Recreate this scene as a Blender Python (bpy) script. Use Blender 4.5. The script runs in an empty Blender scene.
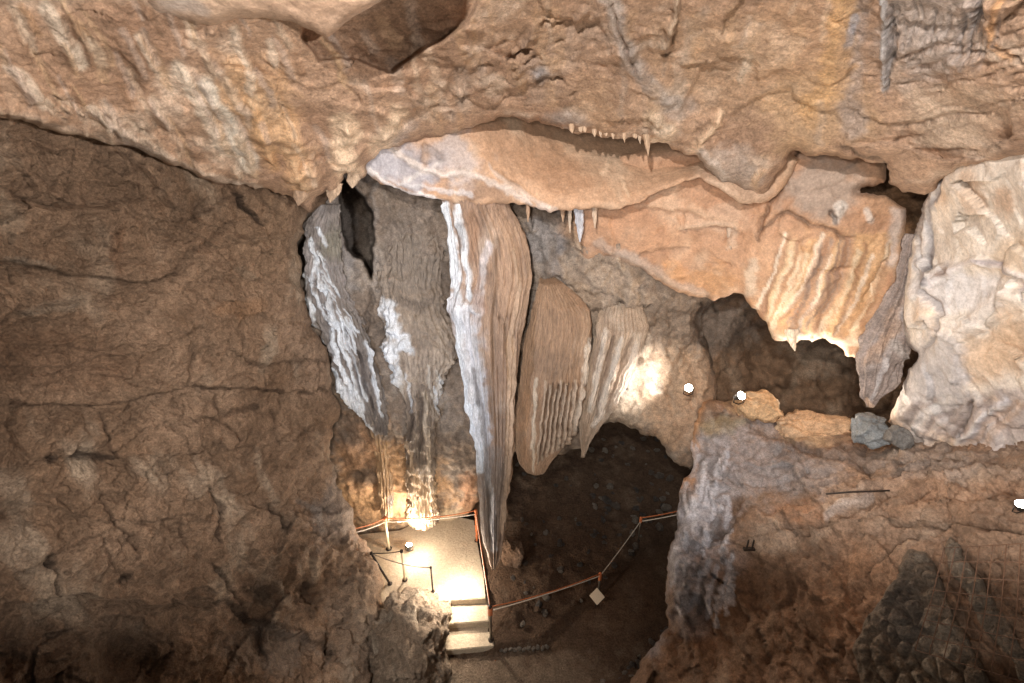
import bpy, math, random
import numpy as np
from mathutils import Vector, Matrix, Euler

S = bpy.context.scene
COL = S.collection
# ------------------------------------------------------------------ camera
CAMZ = 9.7
PITCH = math.radians(22)
CP, SP = math.cos(PITCH), math.sin(PITCH)
F = 16.0 / 36.0 * 1024
cam = bpy.data.cameras.new('camera'); cam.lens = 16; cam.sensor_width = 36
cam.clip_start = 0.05; cam.clip_end = 200
camo = bpy.data.objects.new('camera', cam); COL.objects.link(camo)
camo.location = (0, 0, CAMZ); camo.rotation_euler = (math.pi / 2 - PITCH, 0, 0)
S.camera = camo
# ------------------------------------------------------------------ world, view
S.view_settings.view_transform = 'Standard'; S.view_settings.look = 'None'
S.view_settings.gamma = 1; S.view_settings.use_curve_mapping = False
S.view_settings.exposure = 0.0
w = bpy.data.worlds.new('cave_air'); S.world = w; w.use_nodes = True
w.node_tree.nodes['Background'].inputs[0].default_value = (1.0, 0.88, 0.76, 1)
w.node_tree.nodes['Background'].inputs[1].default_value = 0.20


def ray(px, py, Y):
    """the point of the world at horizontal distance Y that stands at that place of the view"""
    u = (341.5 - py) / F
    d = Y / (CP + u * SP)
    return Vector(((px - 512) / F * d, Y, CAMZ + d * (-SP + u * CP)))


def onz(px, py, z):
    u = (341.5 - py) / F
    d = (CAMZ - z) / (SP - u * CP)
    return Vector(((px - 512) / F * d, d * (CP + u * SP), z))


# ------------------------------------------------------------------ lamps that light the cave
def lamp(name, kind, loc, energy, color, size=0.05, aim=None, angle=120, blend=0.5):
    l = bpy.data.lights.new(name, kind); l.energy = energy; l.color = color
    l.shadow_soft_size = size
    if kind == 'SPOT':
        l.spot_size = math.radians(angle); l.spot_blend = blend
    o = bpy.data.objects.new(name, l); COL.objects.link(o); o.location = loc
    if aim is not None:
        o.rotation_euler = (Vector(aim) - Vector(loc)).to_track_quat('-Z', 'Y').to_euler()
    return o


WARM = (1.0, 0.86, 0.70); NEUT = (1.0, 0.945, 0.89); COOL = (0.72, 0.83, 1.0)
# lamps and added fills without fixtures: behind the viewpoint, and low down at the left
lamp('platform_flood_light', 'SPOT', (-0.5, -1.0, 9.95), 1900, NEUT, 0.16, (0.3, 5.0, 3.6), 108, 0.5)
lamp('left_wall_fill', 'SPOT', (1.6, -0.4, 9.9), 2300, NEUT, 0.10, (-4.2, 4.6, 8.4), 80, 0.9)  # added fill with no source of its own, brightens the left wall
lamp('right_wall_fill', 'SPOT', (-1.5, -0.6, 10.3), 1000, NEUT, 0.05, (5.2, 5.0, 8.2), 60, 0.9)  # added fill that keeps the right wall bright
lamp('ceiling_flood_light', 'SPOT', (-0.8, -0.9, 11.5), 2700, NEUT, 0.04, (2.3, 6.5, 10.9), 96, 0.85)
lamp('low_cool_light', 'SPOT', (-2.6, 3.3, 4.6), 520, COOL, 0.10, (-1.2, 7.8, 6.6), 75, 0.7)

lamp('path_fill', 'SPOT', (-2.7, 3.2, 4.9), 520, NEUT, 0.08, (-1.3, 6.3, 0.0), 78, 0.8)  # added fill for the path and the boulder by the steps

# ------------------------------------------------------------------ numpy noise
_rs = np.random.RandomState(7)
_perm = np.concatenate([_rs.permutation(256)] * 3).astype(np.int64)
_g = _rs.normal(size=(256, 3)); _g /= np.linalg.norm(_g, axis=1)[:, None]


def pnoise(p):
    i = np.floor(p).astype(np.int64); f = p - i; i &= 255
    t = f * f * f * (f * (f * 6 - 15) + 10)
    r = 0
    for dx in (0, 1):
        for dy in (0, 1):
            for dz in (0, 1):
                h = _perm[_perm[_perm[(i[:, 0] + dx) & 255] + ((i[:, 1] + dy) & 255)] + ((i[:, 2] + dz) & 255)]
                g = _g[h]
                dd = g[:, 0] * (f[:, 0] - dx) + g[:, 1] * (f[:, 1] - dy) + g[:, 2] * (f[:, 2] - dz)
                wt = (t[:, 0] if dx else 1 - t[:, 0]) * (t[:, 1] if dy else 1 - t[:, 1]) * (t[:, 2] if dz else 1 - t[:, 2])
                r = r + dd * wt
    return r * 1.6


def fbm(p, oct=4, gain=0.5):
    a, s, r = 1.0, 1.0, 0
    for k in range(oct):
        r = r + a * pnoise(p * s + k * 17.3); a *= gain; s *= 2.03
    return r


def ridge(p, oct=4, gain=0.5):
    a, s, r = 1.0, 1.0, 0
    for k in range(oct):
        r = r + a * (1 - 2 * np.abs(pnoise(p * s + k * 11.7))); a *= gain; s *= 2.1
    return r * 0.6


def worley(p, vec=False):
    i = np.floor(p).astype(np.int64); f = p - i
    f1 = np.full(len(p), 9.0); f2 = np.full(len(p), 9.0); idc = np.zeros(len(p)); off = np.zeros((len(p), 3))
    for dx in (-1, 0, 1):
        for dy in (-1, 0, 1):
            for dz in (-1, 0, 1):
                h = _perm[_perm[_perm[(i[:, 0] + dx) & 255] + ((i[:, 1] + dy) & 255)] + ((i[:, 2] + dz) & 255)]
                ox = (_perm[h] / 255.0); oy = (_perm[h + 57] / 255.0); oz = (_perm[h + 131] / 255.0)
                d = np.sqrt((dx + ox - f[:, 0]) ** 2 + (dy + oy - f[:, 1]) ** 2 + (dz + oz - f[:, 2]) ** 2)
                m = d < f1
                f2 = np.where(m, f1, np.minimum(f2, d)); f1 = np.where(m, d, f1); idc = np.where(m, h / 255.0, idc)
                if vec: off = np.where(m[:, None], np.stack([f[:, 0] - dx - ox, f[:, 1] - dy - oy, f[:, 2] - dz - oz], 1), off)
    return (f1, f2, idc, off) if vec else (f1, f2, idc)


def sst(a, b, x):
    t = np.clip((x - a) / (b - a), 0, 1); return t * t * (3 - 2 * t)


def project(P):
    q = P - np.array([0, 0, CAMZ])
    d = q[:, 1] * CP - q[:, 2] * SP
    d = np.where(d < 0.1, 0.1, d)
    u = (q[:, 1] * SP + q[:, 2] * CP) / d
    return q[:, 0] / d * F + 512, 341.5 - u * F


def seg_dist(x, y, pts, closed=False):
    """distance to a polyline, nearest point, and the run along it (0..1)"""
    best = np.full(len(x), 1e9); nx = x.copy(); ny = y.copy(); run = np.zeros(len(x))
    n = len(pts); m = n if closed else n - 1
    for k in range(m):
        ax, ay = pts[k]; bx, by = pts[(k + 1) % n]
        vx, vy = bx - ax, by - ay; L = vx * vx + vy * vy + 1e-9
        t = np.clip(((x - ax) * vx + (y - ay) * vy) / L, 0, 1)
        qx = ax + t * vx; qy = ay + t * vy
        d = (x - qx) ** 2 + (y - qy) ** 2
        c = d < best
        best = np.where(c, d, best); nx = np.where(c, qx, nx); ny = np.where(c, qy, ny); run = np.where(c, (k + t) / m, run)
    return np.sqrt(best), nx, ny, run


def inside(x, y, pts):
    r = np.zeros(len(x), bool); n = len(pts)
    for k in range(n):
        ax, ay = pts[k]; bx, by = pts[(k + 1) % n]
        if ay == by: continue
        c = ((ay > y) != (by > y)) & (x < (bx - ax) * (y - ay) / (by - ay) + ax)
        r ^= c
    return r


def rough(pts, amp=3.0, seed=1, closed=True, levels=3):
    """a broken natural edge out of a coarse outline"""
    rnd = random.Random(seed); p = [tuple(map(float, q)) for q in pts]
    for l in range(levels):
        q = []
        n = len(p)
        for k in range(n if closed else n - 1):
            a, b = p[k], p[(k + 1) % n]
            L = math.hypot(b[0] - a[0], b[1] - a[1])
            q.append(a)
            if L > 5:
                o = rnd.uniform(-1, 1) * min(amp, L * 0.22)
                q.append(((a[0] + b[0]) / 2 - (b[1] - a[1]) / L * o, (a[1] + b[1]) / 2 + (b[0] - a[0]) / L * o))
        if not closed: q.append(p[-1])
        p = q; amp *= 0.6
    return p


def lin(c):
    c = np.array(c, float) / 255.0
    return np.where(c <= 0.04045, c / 12.92, ((c + 0.055) / 1.055) ** 2.4)


# ------------------------------------------------------------------ surface features
# strokes: (points, width, height_m, colour or None, alpha)   pockets: (outline, depth_m, soft)
# blobs: (cx, cy, rx, ry, angle, colour, alpha)
def relief(x, y, P, strokes=(), pockets=(), seed=0, wq=1.0):
    h = np.zeros(len(x))
    wx = x + wq * (5 * pnoise(P * 2.3 + seed) + 2.2 * pnoise(P * 9 + seed)); wy = y + wq * (5 * pnoise(P * 2.3 + 31 + seed) + 2.2 * pnoise(P * 9 + 31 + seed))
    wv = 1 + 0.8 * pnoise(P * 4 + 63)
    for st in strokes:
        pts, wd, amp = st[0], st[1], st[2]
        if not isinstance(amp, tuple) and amp == 0: continue
        ledge = isinstance(amp, tuple)
        xs = [q[0] for q in pts]; ys = [q[1] for q in pts]; b = wd * 3 + 6
        m = (x > min(xs) - b) & (x < max(xs) + b) & (y > min(ys) - b) & (y < max(ys) + b)
        if not m.any(): continue
        d, nx_, ny_, run = seg_dist(wx[m], wy[m], pts)
        tp = np.clip(np.minimum(run, 1 - run) * 6, 0.12, 1) * np.clip(wv[m], 0.4, 1.8)
        if ledge:       # a step in the rock: the right-hand side of the line stands proud and dies away
            vx = pts[-1][0] - pts[0][0]; vy = pts[-1][1] - pts[0][1]
            side = (vx * (wy[m] - ny_) - vy * (wx[m] - nx_)) > 0
            fade = np.clip(np.minimum(run, 1 - run) * 5, 0, 1)
            h[m] += amp[0] * fade * np.where(side, np.exp(-d / wd), 0) - 0.3 * amp[0] * fade * np.exp(-(d / 1.5) ** 2)
        elif amp < 0: h[m] += amp * np.exp(-(d / (wd * tp)) ** 1.3)
        else: h[m] += amp * np.clip(wv[m], 0.3, 1.7) * np.exp(-(d / (wd * tp)) ** 2)
    for poly, dep, soft in pockets:
        xs = [q[0] for q in poly]; ys = [q[1] for q in poly]; b = 4
        m = (x > min(xs) - b) & (x < max(xs) + b) & (y > min(ys) - b) & (y < max(ys) + b)
        if not m.any(): continue
        wxx = x[m] + 1.2 * pnoise(P[m] * 5) * 2; wyy = y[m] + 1.2 * pnoise(P[m] * 5 + 9) * 2
        ins = inside(wxx, wyy, poly)
        d, _, _, _ = seg_dist(wxx, wyy, poly, True)
        h[m] -= dep * np.where(ins, sst(0, soft, d), 0)
    return h


def paint(P, x, y, pal, strokes=(), blobs=(), seed=0, mott=1.0, wq=1.0):
    n1 = fbm(P * 0.7 + seed, 3); n2 = fbm(P * 2.6 + 5 + seed, 4)
    a, b, c = [lin(q) for q in pal]
    t = np.clip(0.5 + 0.8 * n1 + 0.3 * n2 * mott, 0, 1)[:, None]
    col = a * (1 - t) + b * t
    s = (sst(0.15, 0.7, fbm(P * np.array([1.6, 1.6, 0.7]) + 40 + seed, 4)) * 0.8)[:, None]
    col = col * (1 - s) + c * s
    wn = fbm(P * 1.8 + 77, 3) * 14; wm = fbm(P * 1.8 + 177, 3) * 14
    fine = fbm(P * 7 + 3, 3)
    for cx, cy, rx, ry, ang, cc, al in blobs:
        ca, sa = math.cos(math.radians(ang)), math.sin(math.radians(ang))
        k = min(1.0, max(rx, ry) / 40)
        dx = x + wn * k - cx; dy = y + wm * k - cy
        r = np.sqrt(((dx * ca + dy * sa) / rx) ** 2 + ((-dx * sa + dy * ca) / ry) ** 2)
        m = (al * (1 - sst(0.55, 1.25, r + 0.25 * fine)))[:, None]
        col = col * (1 - m) + lin(cc) * m
    wx = x + wq * (5 * pnoise(P * 2.3 + seed) + 2.2 * pnoise(P * 9 + seed)); wy = y + wq * (5 * pnoise(P * 2.3 + 31 + seed) + 2.2 * pnoise(P * 9 + 31 + seed))
    for st in strokes:
        if len(st) < 4 or st[3] is None: continue
        pts, wd, amp, cc, al = st
        xs = [q[0] for q in pts]; ys = [q[1] for q in pts]; bb = wd * 3 + 6
        m = (x > min(xs) - bb) & (x < max(xs) + bb) & (y > min(ys) - bb) & (y < max(ys) + bb)
        if not m.any(): continue
        d, _, _, run = seg_dist(wx[m], wy[m], pts)
        k = (al * (1 - sst(0.5, 1.4, d / wd + 0.35 * fine[m])))[:, None]
        col[m] = col[m] * (1 - k) + lin(cc) * k
    g = col.mean(1)[:, None]
    return np.clip(col * 0.84 + g * 0.16, 0, 1)


# ------------------------------------------------------------------ materials
def rock_mat(name, bump=0.6, scale=1.0, rough_=0.75, spec=0.35, cracks=0.5, stretch=(1, 1, 1), var=0.35):
    m = bpy.data.materials.new(name); m.use_nodes = True
    nt = m.node_tree; N = nt.nodes; L = nt.links
    bs = N['Principled BSDF']
    at = N.new('ShaderNodeAttribute'); at.attribute_name = 'Col'
    tc = N.new('ShaderNodeTexCoord'); mp = N.new('ShaderNodeMapping'); mp.inputs['Scale'].default_value = stretch
    L.new(tc.outputs['Object'], mp.inputs[0])
    n1 = N.new('ShaderNodeTexNoise'); n1.inputs['Scale'].default_value = 9 * scale; n1.inputs['Detail'].default_value = 9; n1.inputs['Roughness'].default_value = 0.68
    n2 = N.new('ShaderNodeTexNoise'); n2.inputs['Scale'].default_value = 2.2 * scale; n2.inputs['Detail'].default_value = 6; n2.inputs['Distortion'].default_value = 0.6
    vo = N.new('ShaderNodeTexVoronoi'); vo.feature = 'DISTANCE_TO_EDGE'; vo.inputs['Scale'].default_value = 3.2 * scale
    for q in (n1, n2): L.new(mp.outputs[0], q.inputs['Vector'])
    # warped coordinates for the cracks
    mx = N.new('ShaderNodeMixRGB'); mx.blend_type = 'ADD'; mx.inputs[0].default_value = 0.35
    L.new(mp.outputs[0], mx.inputs[1]); L.new(n2.outputs['Color'], mx.inputs[2]); L.new(mx.outputs[0], vo.inputs['Vector'])
    r1 = N.new('ShaderNodeMapRange'); r1.inputs['From Min'].default_value = 0.3; r1.inputs['From Max'].default_value = 0.7
    r1.inputs['To Min'].default_value = 1 - var; r1.inputs['To Max'].default_value = 1 + var * 0.7
    L.new(n1.outputs[0], r1.inputs[0])
    r2 = N.new('ShaderNodeMapRange'); r2.inputs['From Min'].default_value = 0.3; r2.inputs['From Max'].default_value = 0.7
    r2.inputs['To Min'].default_value = 1 - var * 0.5; r2.inputs['To Max'].default_value = 1 + var * 0.4
    L.new(n2.outputs[0], r2.inputs[0])
    mu = N.new('ShaderNodeMath'); mu.operation = 'MULTIPLY'; L.new(r1.outputs[0], mu.inputs[0]); L.new(r2.outputs[0], mu.inputs[1])
    vm = N.new('ShaderNodeVectorMath'); vm.operation = 'SCALE'; L.new(at.outputs['Color'], vm.inputs[0]); L.new(mu.outputs[0], vm.inputs['Scale'])
    L.new(vm.outputs[0], bs.inputs['Base Color'])
    bs.inputs['Roughness'].default_value = rough_; bs.inputs['Specular IOR Level'].default_value = spec
    cr = N.new('ShaderNodeMapRange'); cr.inputs['From Max'].default_value = 0.05; cr.inputs['To Min'].default_value = -1; cr.inputs['To Max'].default_value = 0
    L.new(vo.outputs['Distance'], cr.inputs[0])
    cm = N.new('ShaderNodeMath'); cm.operation = 'MULTIPLY'; cm.inputs[1].default_value = cracks * 0.35; L.new(cr.outputs[0], cm.inputs[0])
    # cracks only here and there
    r3 = N.new('ShaderNodeMapRange'); r3.inputs['From Min'].default_value = 0.48; r3.inputs['From Max'].default_value = 0.6
    L.new(n2.outputs[0], r3.inputs[0])
    cm2 = N.new('ShaderNodeMath'); cm2.operation = 'MULTIPLY'; L.new(cm.outputs[0], cm2.inputs[0]); L.new(r3.outputs[0], cm2.inputs[1])
    rd = N.new('ShaderNodeTexNoise'); rd.noise_type = 'RIDGED_MULTIFRACTAL'; rd.inputs['Scale'].default_value = 3.0 * scale; rd.inputs['Detail'].default_value = 8
    rd.inputs['Roughness'].default_value = 0.55; rd.inputs['Lacunarity'].default_value = 2.2; rd.inputs['Distortion'].default_value = 0.35
    L.new(mp.outputs[0], rd.inputs['Vector'])
    rs = N.new('ShaderNodeMath'); rs.operation = 'MULTIPLY'; rs.inputs[1].default_value = 0.22; L.new(rd.outputs[0], rs.inputs[0])
    ad0 = N.new('ShaderNodeMath'); L.new(n1.outputs[0], ad0.inputs[0]); L.new(rs.outputs[0], ad0.inputs[1])
    ad = N.new('ShaderNodeMath'); L.new(ad0.outputs[0], ad.inputs[0]); L.new(cm2.outputs[0], ad.inputs[1])
    gr = N.new('ShaderNodeTexNoise'); gr.inputs['Scale'].default_value = 34 * scale; gr.inputs['Detail'].default_value = 5; gr.inputs['Roughness'].default_value = 0.75
    L.new(mp.outputs[0], gr.inputs['Vector'])
    gm = N.new('ShaderNodeMapRange'); gm.inputs['From Min'].default_value = 0.3; gm.inputs['From Max'].default_value = 0.7; gm.inputs['To Min'].default_value = 1 - var * 1.2; gm.inputs['To Max'].default_value = 1 + var * 1.1
    L.new(gr.outputs[0], gm.inputs[0])
    mu2 = N.new('ShaderNodeMath'); mu2.operation = 'MULTIPLY'; L.new(mu.outputs[0], mu2.inputs[0]); L.new(gm.outputs[0], mu2.inputs[1]); L.new(mu2.outputs[0], vm.inputs['Scale'])
    bp = N.new('ShaderNodeBump'); bp.inputs['Strength'].default_value = bump; bp.inputs['Distance'].default_value = 0.09 if bump < 0.9 else 0.17
    L.new(ad.outputs[0], bp.inputs['Height']); L.new(bp.outputs[0], bs.inputs['Normal'])
    return m


def flat_mat(name, rgb, rough_=0.6, metal=0.0, emit=0, nscale=40, var=0.15):
    m = bpy.data.materials.new(name); m.use_nodes = True
    nt = m.node_tree; bs = nt.nodes['Principled BSDF']
    no = nt.nodes.new('ShaderNodeTexNoise'); no.inputs['Scale'].default_value = nscale; no.inputs['Detail'].default_value = 4
    cr = nt.nodes.new('ShaderNodeValToRGB'); c = lin(rgb)
    cr.color_ramp.elements[0].color = (*(c * (1 - var)), 1); cr.color_ramp.elements[1].color = (*np.minimum(c * (1 + var), 1), 1)
    cr.color_ramp.elements[0].position = 0.35; cr.color_ramp.elements[1].position = 0.65
    nt.links.new(no.outputs[0], cr.inputs[0]); nt.links.new(cr.outputs[0], bs.inputs['Base Color'])
    bs.inputs['Roughness'].default_value = rough_; bs.inputs['Metallic'].default_value = metal
    if emit:
        bs.inputs['Emission Color'].default_value = (1, 0.93, 0.82, 1); bs.inputs['Emission Strength'].default_value = emit
    return m


M_ROCK = rock_mat('limestone', 0.65, 1.0, 0.78, 0.3, 0.15)
M_WALL = rock_mat('cracked_limestone', 1.0, 1.2, 0.85, 0.25, 0.12, var=0.35)
M_SMOOTH = rock_mat('smooth_limestone', 0.45, 0.9, 0.65, 0.4, 0.05, var=0.22)
M_CALC = rock_mat('flowstone_calcite', 0.7, 1.6, 0.5, 0.5, 0.0, (1.6, 1.6, 0.25), var=0.35)
M_SOIL = rock_mat('trodden_earth', 1.0, 2.6, 0.9, 0.2, 0.2, var=0.5)
M_CONC = rock_mat('worn_concrete', 0.35, 2.0, 0.85, 0.25, 0.0, var=0.2)
M_STEEL = flat_mat('galvanised_steel', (150, 140, 128), 0.4, 0.8)
M_POST = flat_mat('pale_painted_post', (205, 190, 160), 0.6)
M_IRON = flat_mat('dark_iron', (52, 42, 36), 0.6, 0.4)
M_ORANGE = flat_mat('orange_rope', (186, 106, 62), 0.7, 0, 0, 90, 0.3)
M_ROPE = flat_mat('pale_rope', (205, 195, 180), 0.75, 0, 0, 90, 0.2)
M_SIGN = flat_mat('plaque_white', (222, 205, 180), 0.5)
M_LENS = flat_mat('lamp_glass', (255, 245, 225), 0.3, 0, 60)
M_BLACK = flat_mat('black_housing', (35, 33, 32), 0.5)


# ------------------------------------------------------------------ mesh builders
def make_obj(name, V, Fc, mat, col=None, parent=None, smooth=True):
    me = bpy.data.meshes.new(name)
    V = np.asarray(V, float)
    me.from_pydata(V.tolist(), [], Fc if isinstance(Fc, list) else Fc.tolist())
    me.update()
    if col is not None:
        a = me.color_attributes.new('Col', 'FLOAT_COLOR', 'POINT')
        c4 = np.ones((len(V), 4)); c4[:, :3] = col
        a.data.foreach_set('color', c4.ravel())
    if smooth:
        me.polygons.foreach_set('use_smooth', [True] * len(me.polygons))
    me.materials.append(mat)
    o = bpy.data.objects.new(name, me); COL.objects.link(o)
    if parent: o.parent = parent
    return o


def tag(o, label=None, cat=None, group=None, kind=None):
    if label: o['label'] = label
    if cat: o['category'] = cat
    if group: o['group'] = group
    if kind: o['kind'] = kind
    return o


def empty(name, loc, label, cat, group=None):
    o = bpy.data.objects.new(name, None); COL.objects.link(o); o.location = loc
    o.empty_display_size = 0.1
    return tag(o, label, cat, group)


def tps(ctrl):
    """smooth surface of 1/depth through the surveyed points"""
    c = np.array([(a / 100.0, b / 100.0) for a, b, _ in ctrl])
    v = np.array([(CP + (341.5 - b) / F * SP) / Y for a, b, Y in ctrl])
    n = len(c)
    def K(r2): return 0.5 * r2 * np.log(r2 + 1e-12)
    r2 = ((c[:, None] - c[None]) ** 2).sum(-1)
    A = np.zeros((n + 3, n + 3)); A[:n, :n] = K(r2) + np.eye(n) * 0.002
    A[:n, n] = 1; A[:n, n + 1:] = c; A[n, :n] = 1; A[n + 1:, :n] = c.T
    wt = np.linalg.solve(A, np.concatenate([v, [0, 0, 0]]))
    def f(x, y):
        x = x / 100.0; y = y / 100.0
        r = wt[n] + wt[n + 1] * x + wt[n + 2] * y
        for k in range(n):
            r = r + wt[k] * K((x - c[k, 0]) ** 2 + (y - c[k, 1]) ** 2)
        return 1 / np.clip(r, 1 / 30.0, 1 / 1.2)
    return f


def noise_disp(P, layers):
    h = np.zeros(len(P))
    for kind, sc, amp, *rest in layers:
        q = P * np.array(sc if isinstance(sc, (tuple, list)) else (sc, sc, sc)) + (rest[0] if rest else 0)
        if kind == 'fbm': h += amp * fbm(q, 5)
        elif kind == 'ridge': h += amp * ridge(q, 4)
        elif kind == 'billow': h += amp * (np.abs(fbm(q, 3)) * 2 - 0.5)
        elif kind == 'block':       # flat-faced blocks parted by cracks
            q = q + 0.25 * np.stack([pnoise(q * 1.3), pnoise(q * 1.3 + 7), pnoise(q * 1.3 + 19)], 1)
            f1, f2, idc = worley(q)
            h += amp * (idc - 0.5) * 0.9 - amp * 0.9 * (1 - sst(0.0, 0.09, f2 - f1))
        elif kind == 'facet':       # broken planes, each tilted its own way
            q = q + 0.18 * np.stack([pnoise(q * 1.7), pnoise(q * 1.7 + 7), pnoise(q * 1.7 + 19)], 1)
            f1, f2, idc, off = worley(q, True)
            g = _g[(idc * 255).astype(int)]
            h += amp * ((g * off).sum(1) * 1.5 + (idc - 0.5) * 0.5)
        elif kind == 'cobble':      # rounded stones bedded in mortar
            f1, f2, idc = worley(q)
            h += amp * (sst(0.0, 0.35, f2 - f1) * (0.7 + 0.5 * idc))
        elif kind == 'scallop':
            f1, f2, idc = worley(q + 0.2 * pnoise(q * 2)[:, None])
            h -= amp * (1 - f1) ** 2
    return h


def sheet(name, poly, ctrl, step, mat, pal, layers, strokes=(), pockets=(), blobs=(), roll=(14, 0.25), back=0.8,
          edge=3.0, seed=1, kind='structure', label=None, cat=None, parent=None, extra=None, mott=1.0):
    pr = rough(poly, edge, seed)
    xs = [q[0] for q in pr]; ys = [q[1] for q in pr]
    gx = np.arange(min(xs) - 2 * step, max(xs) + 2 * step, step); gy = np.arange(min(ys) - 2 * step, max(ys) + 2 * step, step)
    # coarser outside of the view
    nx, ny = len(gx), len(gy)
    X, Y = np.meshgrid(gx, gy); x = X.ravel(); y = Y.ravel()
    d, qx, qy, _ = seg_dist(x, y, pr, True)
    ins = inside(x, y, pr)
    snap = (~ins) & (d < 1.5 * step)
    x = np.where(snap, qx, x); y = np.where(snap, qy, y)
    dep = tps(ctrl)(x, y)
    wpx, R = roll
    t = np.where(ins, np.clip(d / wpx, 0, 1), 0)
    dep = dep + R * (1 - np.sqrt(1 - (1 - t) ** 2))
    u = (341.5 - y) / F
    P = np.stack([(x - 512) / F * dep, dep * (CP + u * SP), CAMZ + dep * (-SP + u * CP)], 1)
    G = P.reshape(ny, nx, 3)
    # normals from a slightly smoothed grid
    N = np.cross(np.gradient(G, axis=1), np.gradient(G, axis=0)).reshape(-1, 3)
    N /= np.linalg.norm(N, axis=1)[:, None] + 1e-9
    tocam = np.array([0, 0, CAMZ]) - P; tc = tocam / np.linalg.norm(tocam, axis=1)[:, None]
    N = np.where(((N * tc).sum(1) < 0)[:, None], -N, N)
    N = N * 0.6 + tc * 0.5; N /= np.linalg.norm(N, axis=1)[:, None]
    low = [l for l in layers if (l[1][0] if isinstance(l[1], tuple) else l[1]) < 1.05]; high = [l for l in layers if l not in low]
    h = noise_disp(P, high) * (0.35 + 0.65 * t) + relief(x, y, P, strokes, (), seed)
    hp = relief(x, y, P, (), pockets, seed) if len(pockets) else 0 * h
    hp = hp + noise_disp(P, low) * (0.35 + 0.65 * t)
    if extra is not None: h = h + extra(x, y, P)
    # relief thinner than it is seen slides along the ray, so the outline holds
    D = np.where((t < 1)[:, None], tc * (1 - t)[:, None] + N * t[:, None], N)
    Pd = P + D * h[:, None] + tc * hp[:, None]
    col = paint(P, x, y, pal, strokes, blobs, seed, mott)
    ok = ins | snap
    idx = np.arange(nx * ny).reshape(ny, nx)
    a = idx[:-1, :-1].ravel(); b = idx[:-1, 1:].ravel(); c = idx[1:, 1:].ravel(); e = idx[1:, :-1].ravel()
    k = ok[a] & ok[b] & ok[c] & ok[e] & (ins[a] | ins[b] | ins[c] | ins[e])
    Fq = np.stack([a[k], e[k], c[k], b[k]], 1)
    # rim edges -> skirt running back into the rock
    E = np.concatenate([Fq[:, [0, 1]], Fq[:, [1, 2]], Fq[:, [2, 3]], Fq[:, [3, 0]]])
    Es = np.sort(E, 1); key = Es[:, 0] * (nx * ny) + Es[:, 1]
    _, first, cnt = np.unique(key, return_index=True, return_counts=True)
    rim = E[first[cnt == 1]]
    used = np.unique(Fq); remap = -np.ones(nx * ny, int); remap[used] = np.arange(len(used))
    V = Pd[used]; C = col[used]; Fq = remap[Fq]; rim = remap[rim]
    rv = np.unique(rim); cen = V.mean(0)
    n0 = len(V); m1 = -np.ones(n0, int); m1[rv] = n0 + np.arange(len(rv)); m2 = -np.ones(n0, int); m2[rv] = n0 + len(rv) + np.arange(len(rv))
    vd = V[rv] - np.array([0, 0, CAMZ]); vd /= np.linalg.norm(vd, axis=1)[:, None]
    V1 = V[rv] + vd * back * 0.35; V2 = V1 + vd * back * 0.65
    V = np.concatenate([V, V1, V2]); C = np.concatenate([C, C[rv], C[rv]])
    s1 = np.stack([rim[:, 1], rim[:, 0], m1[rim[:, 0]], m1[rim[:, 1]]], 1)
    s2 = np.stack([m1[rim[:, 1]], m1[rim[:, 0]], m2[rim[:, 0]], m2[rim[:, 1]]], 1)
    FF = np.concatenate([Fq, s1, s2])
    o = make_obj(name, V, FF, mat, C, parent)
    tag(o, label, cat, None, kind)
    return o


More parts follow.
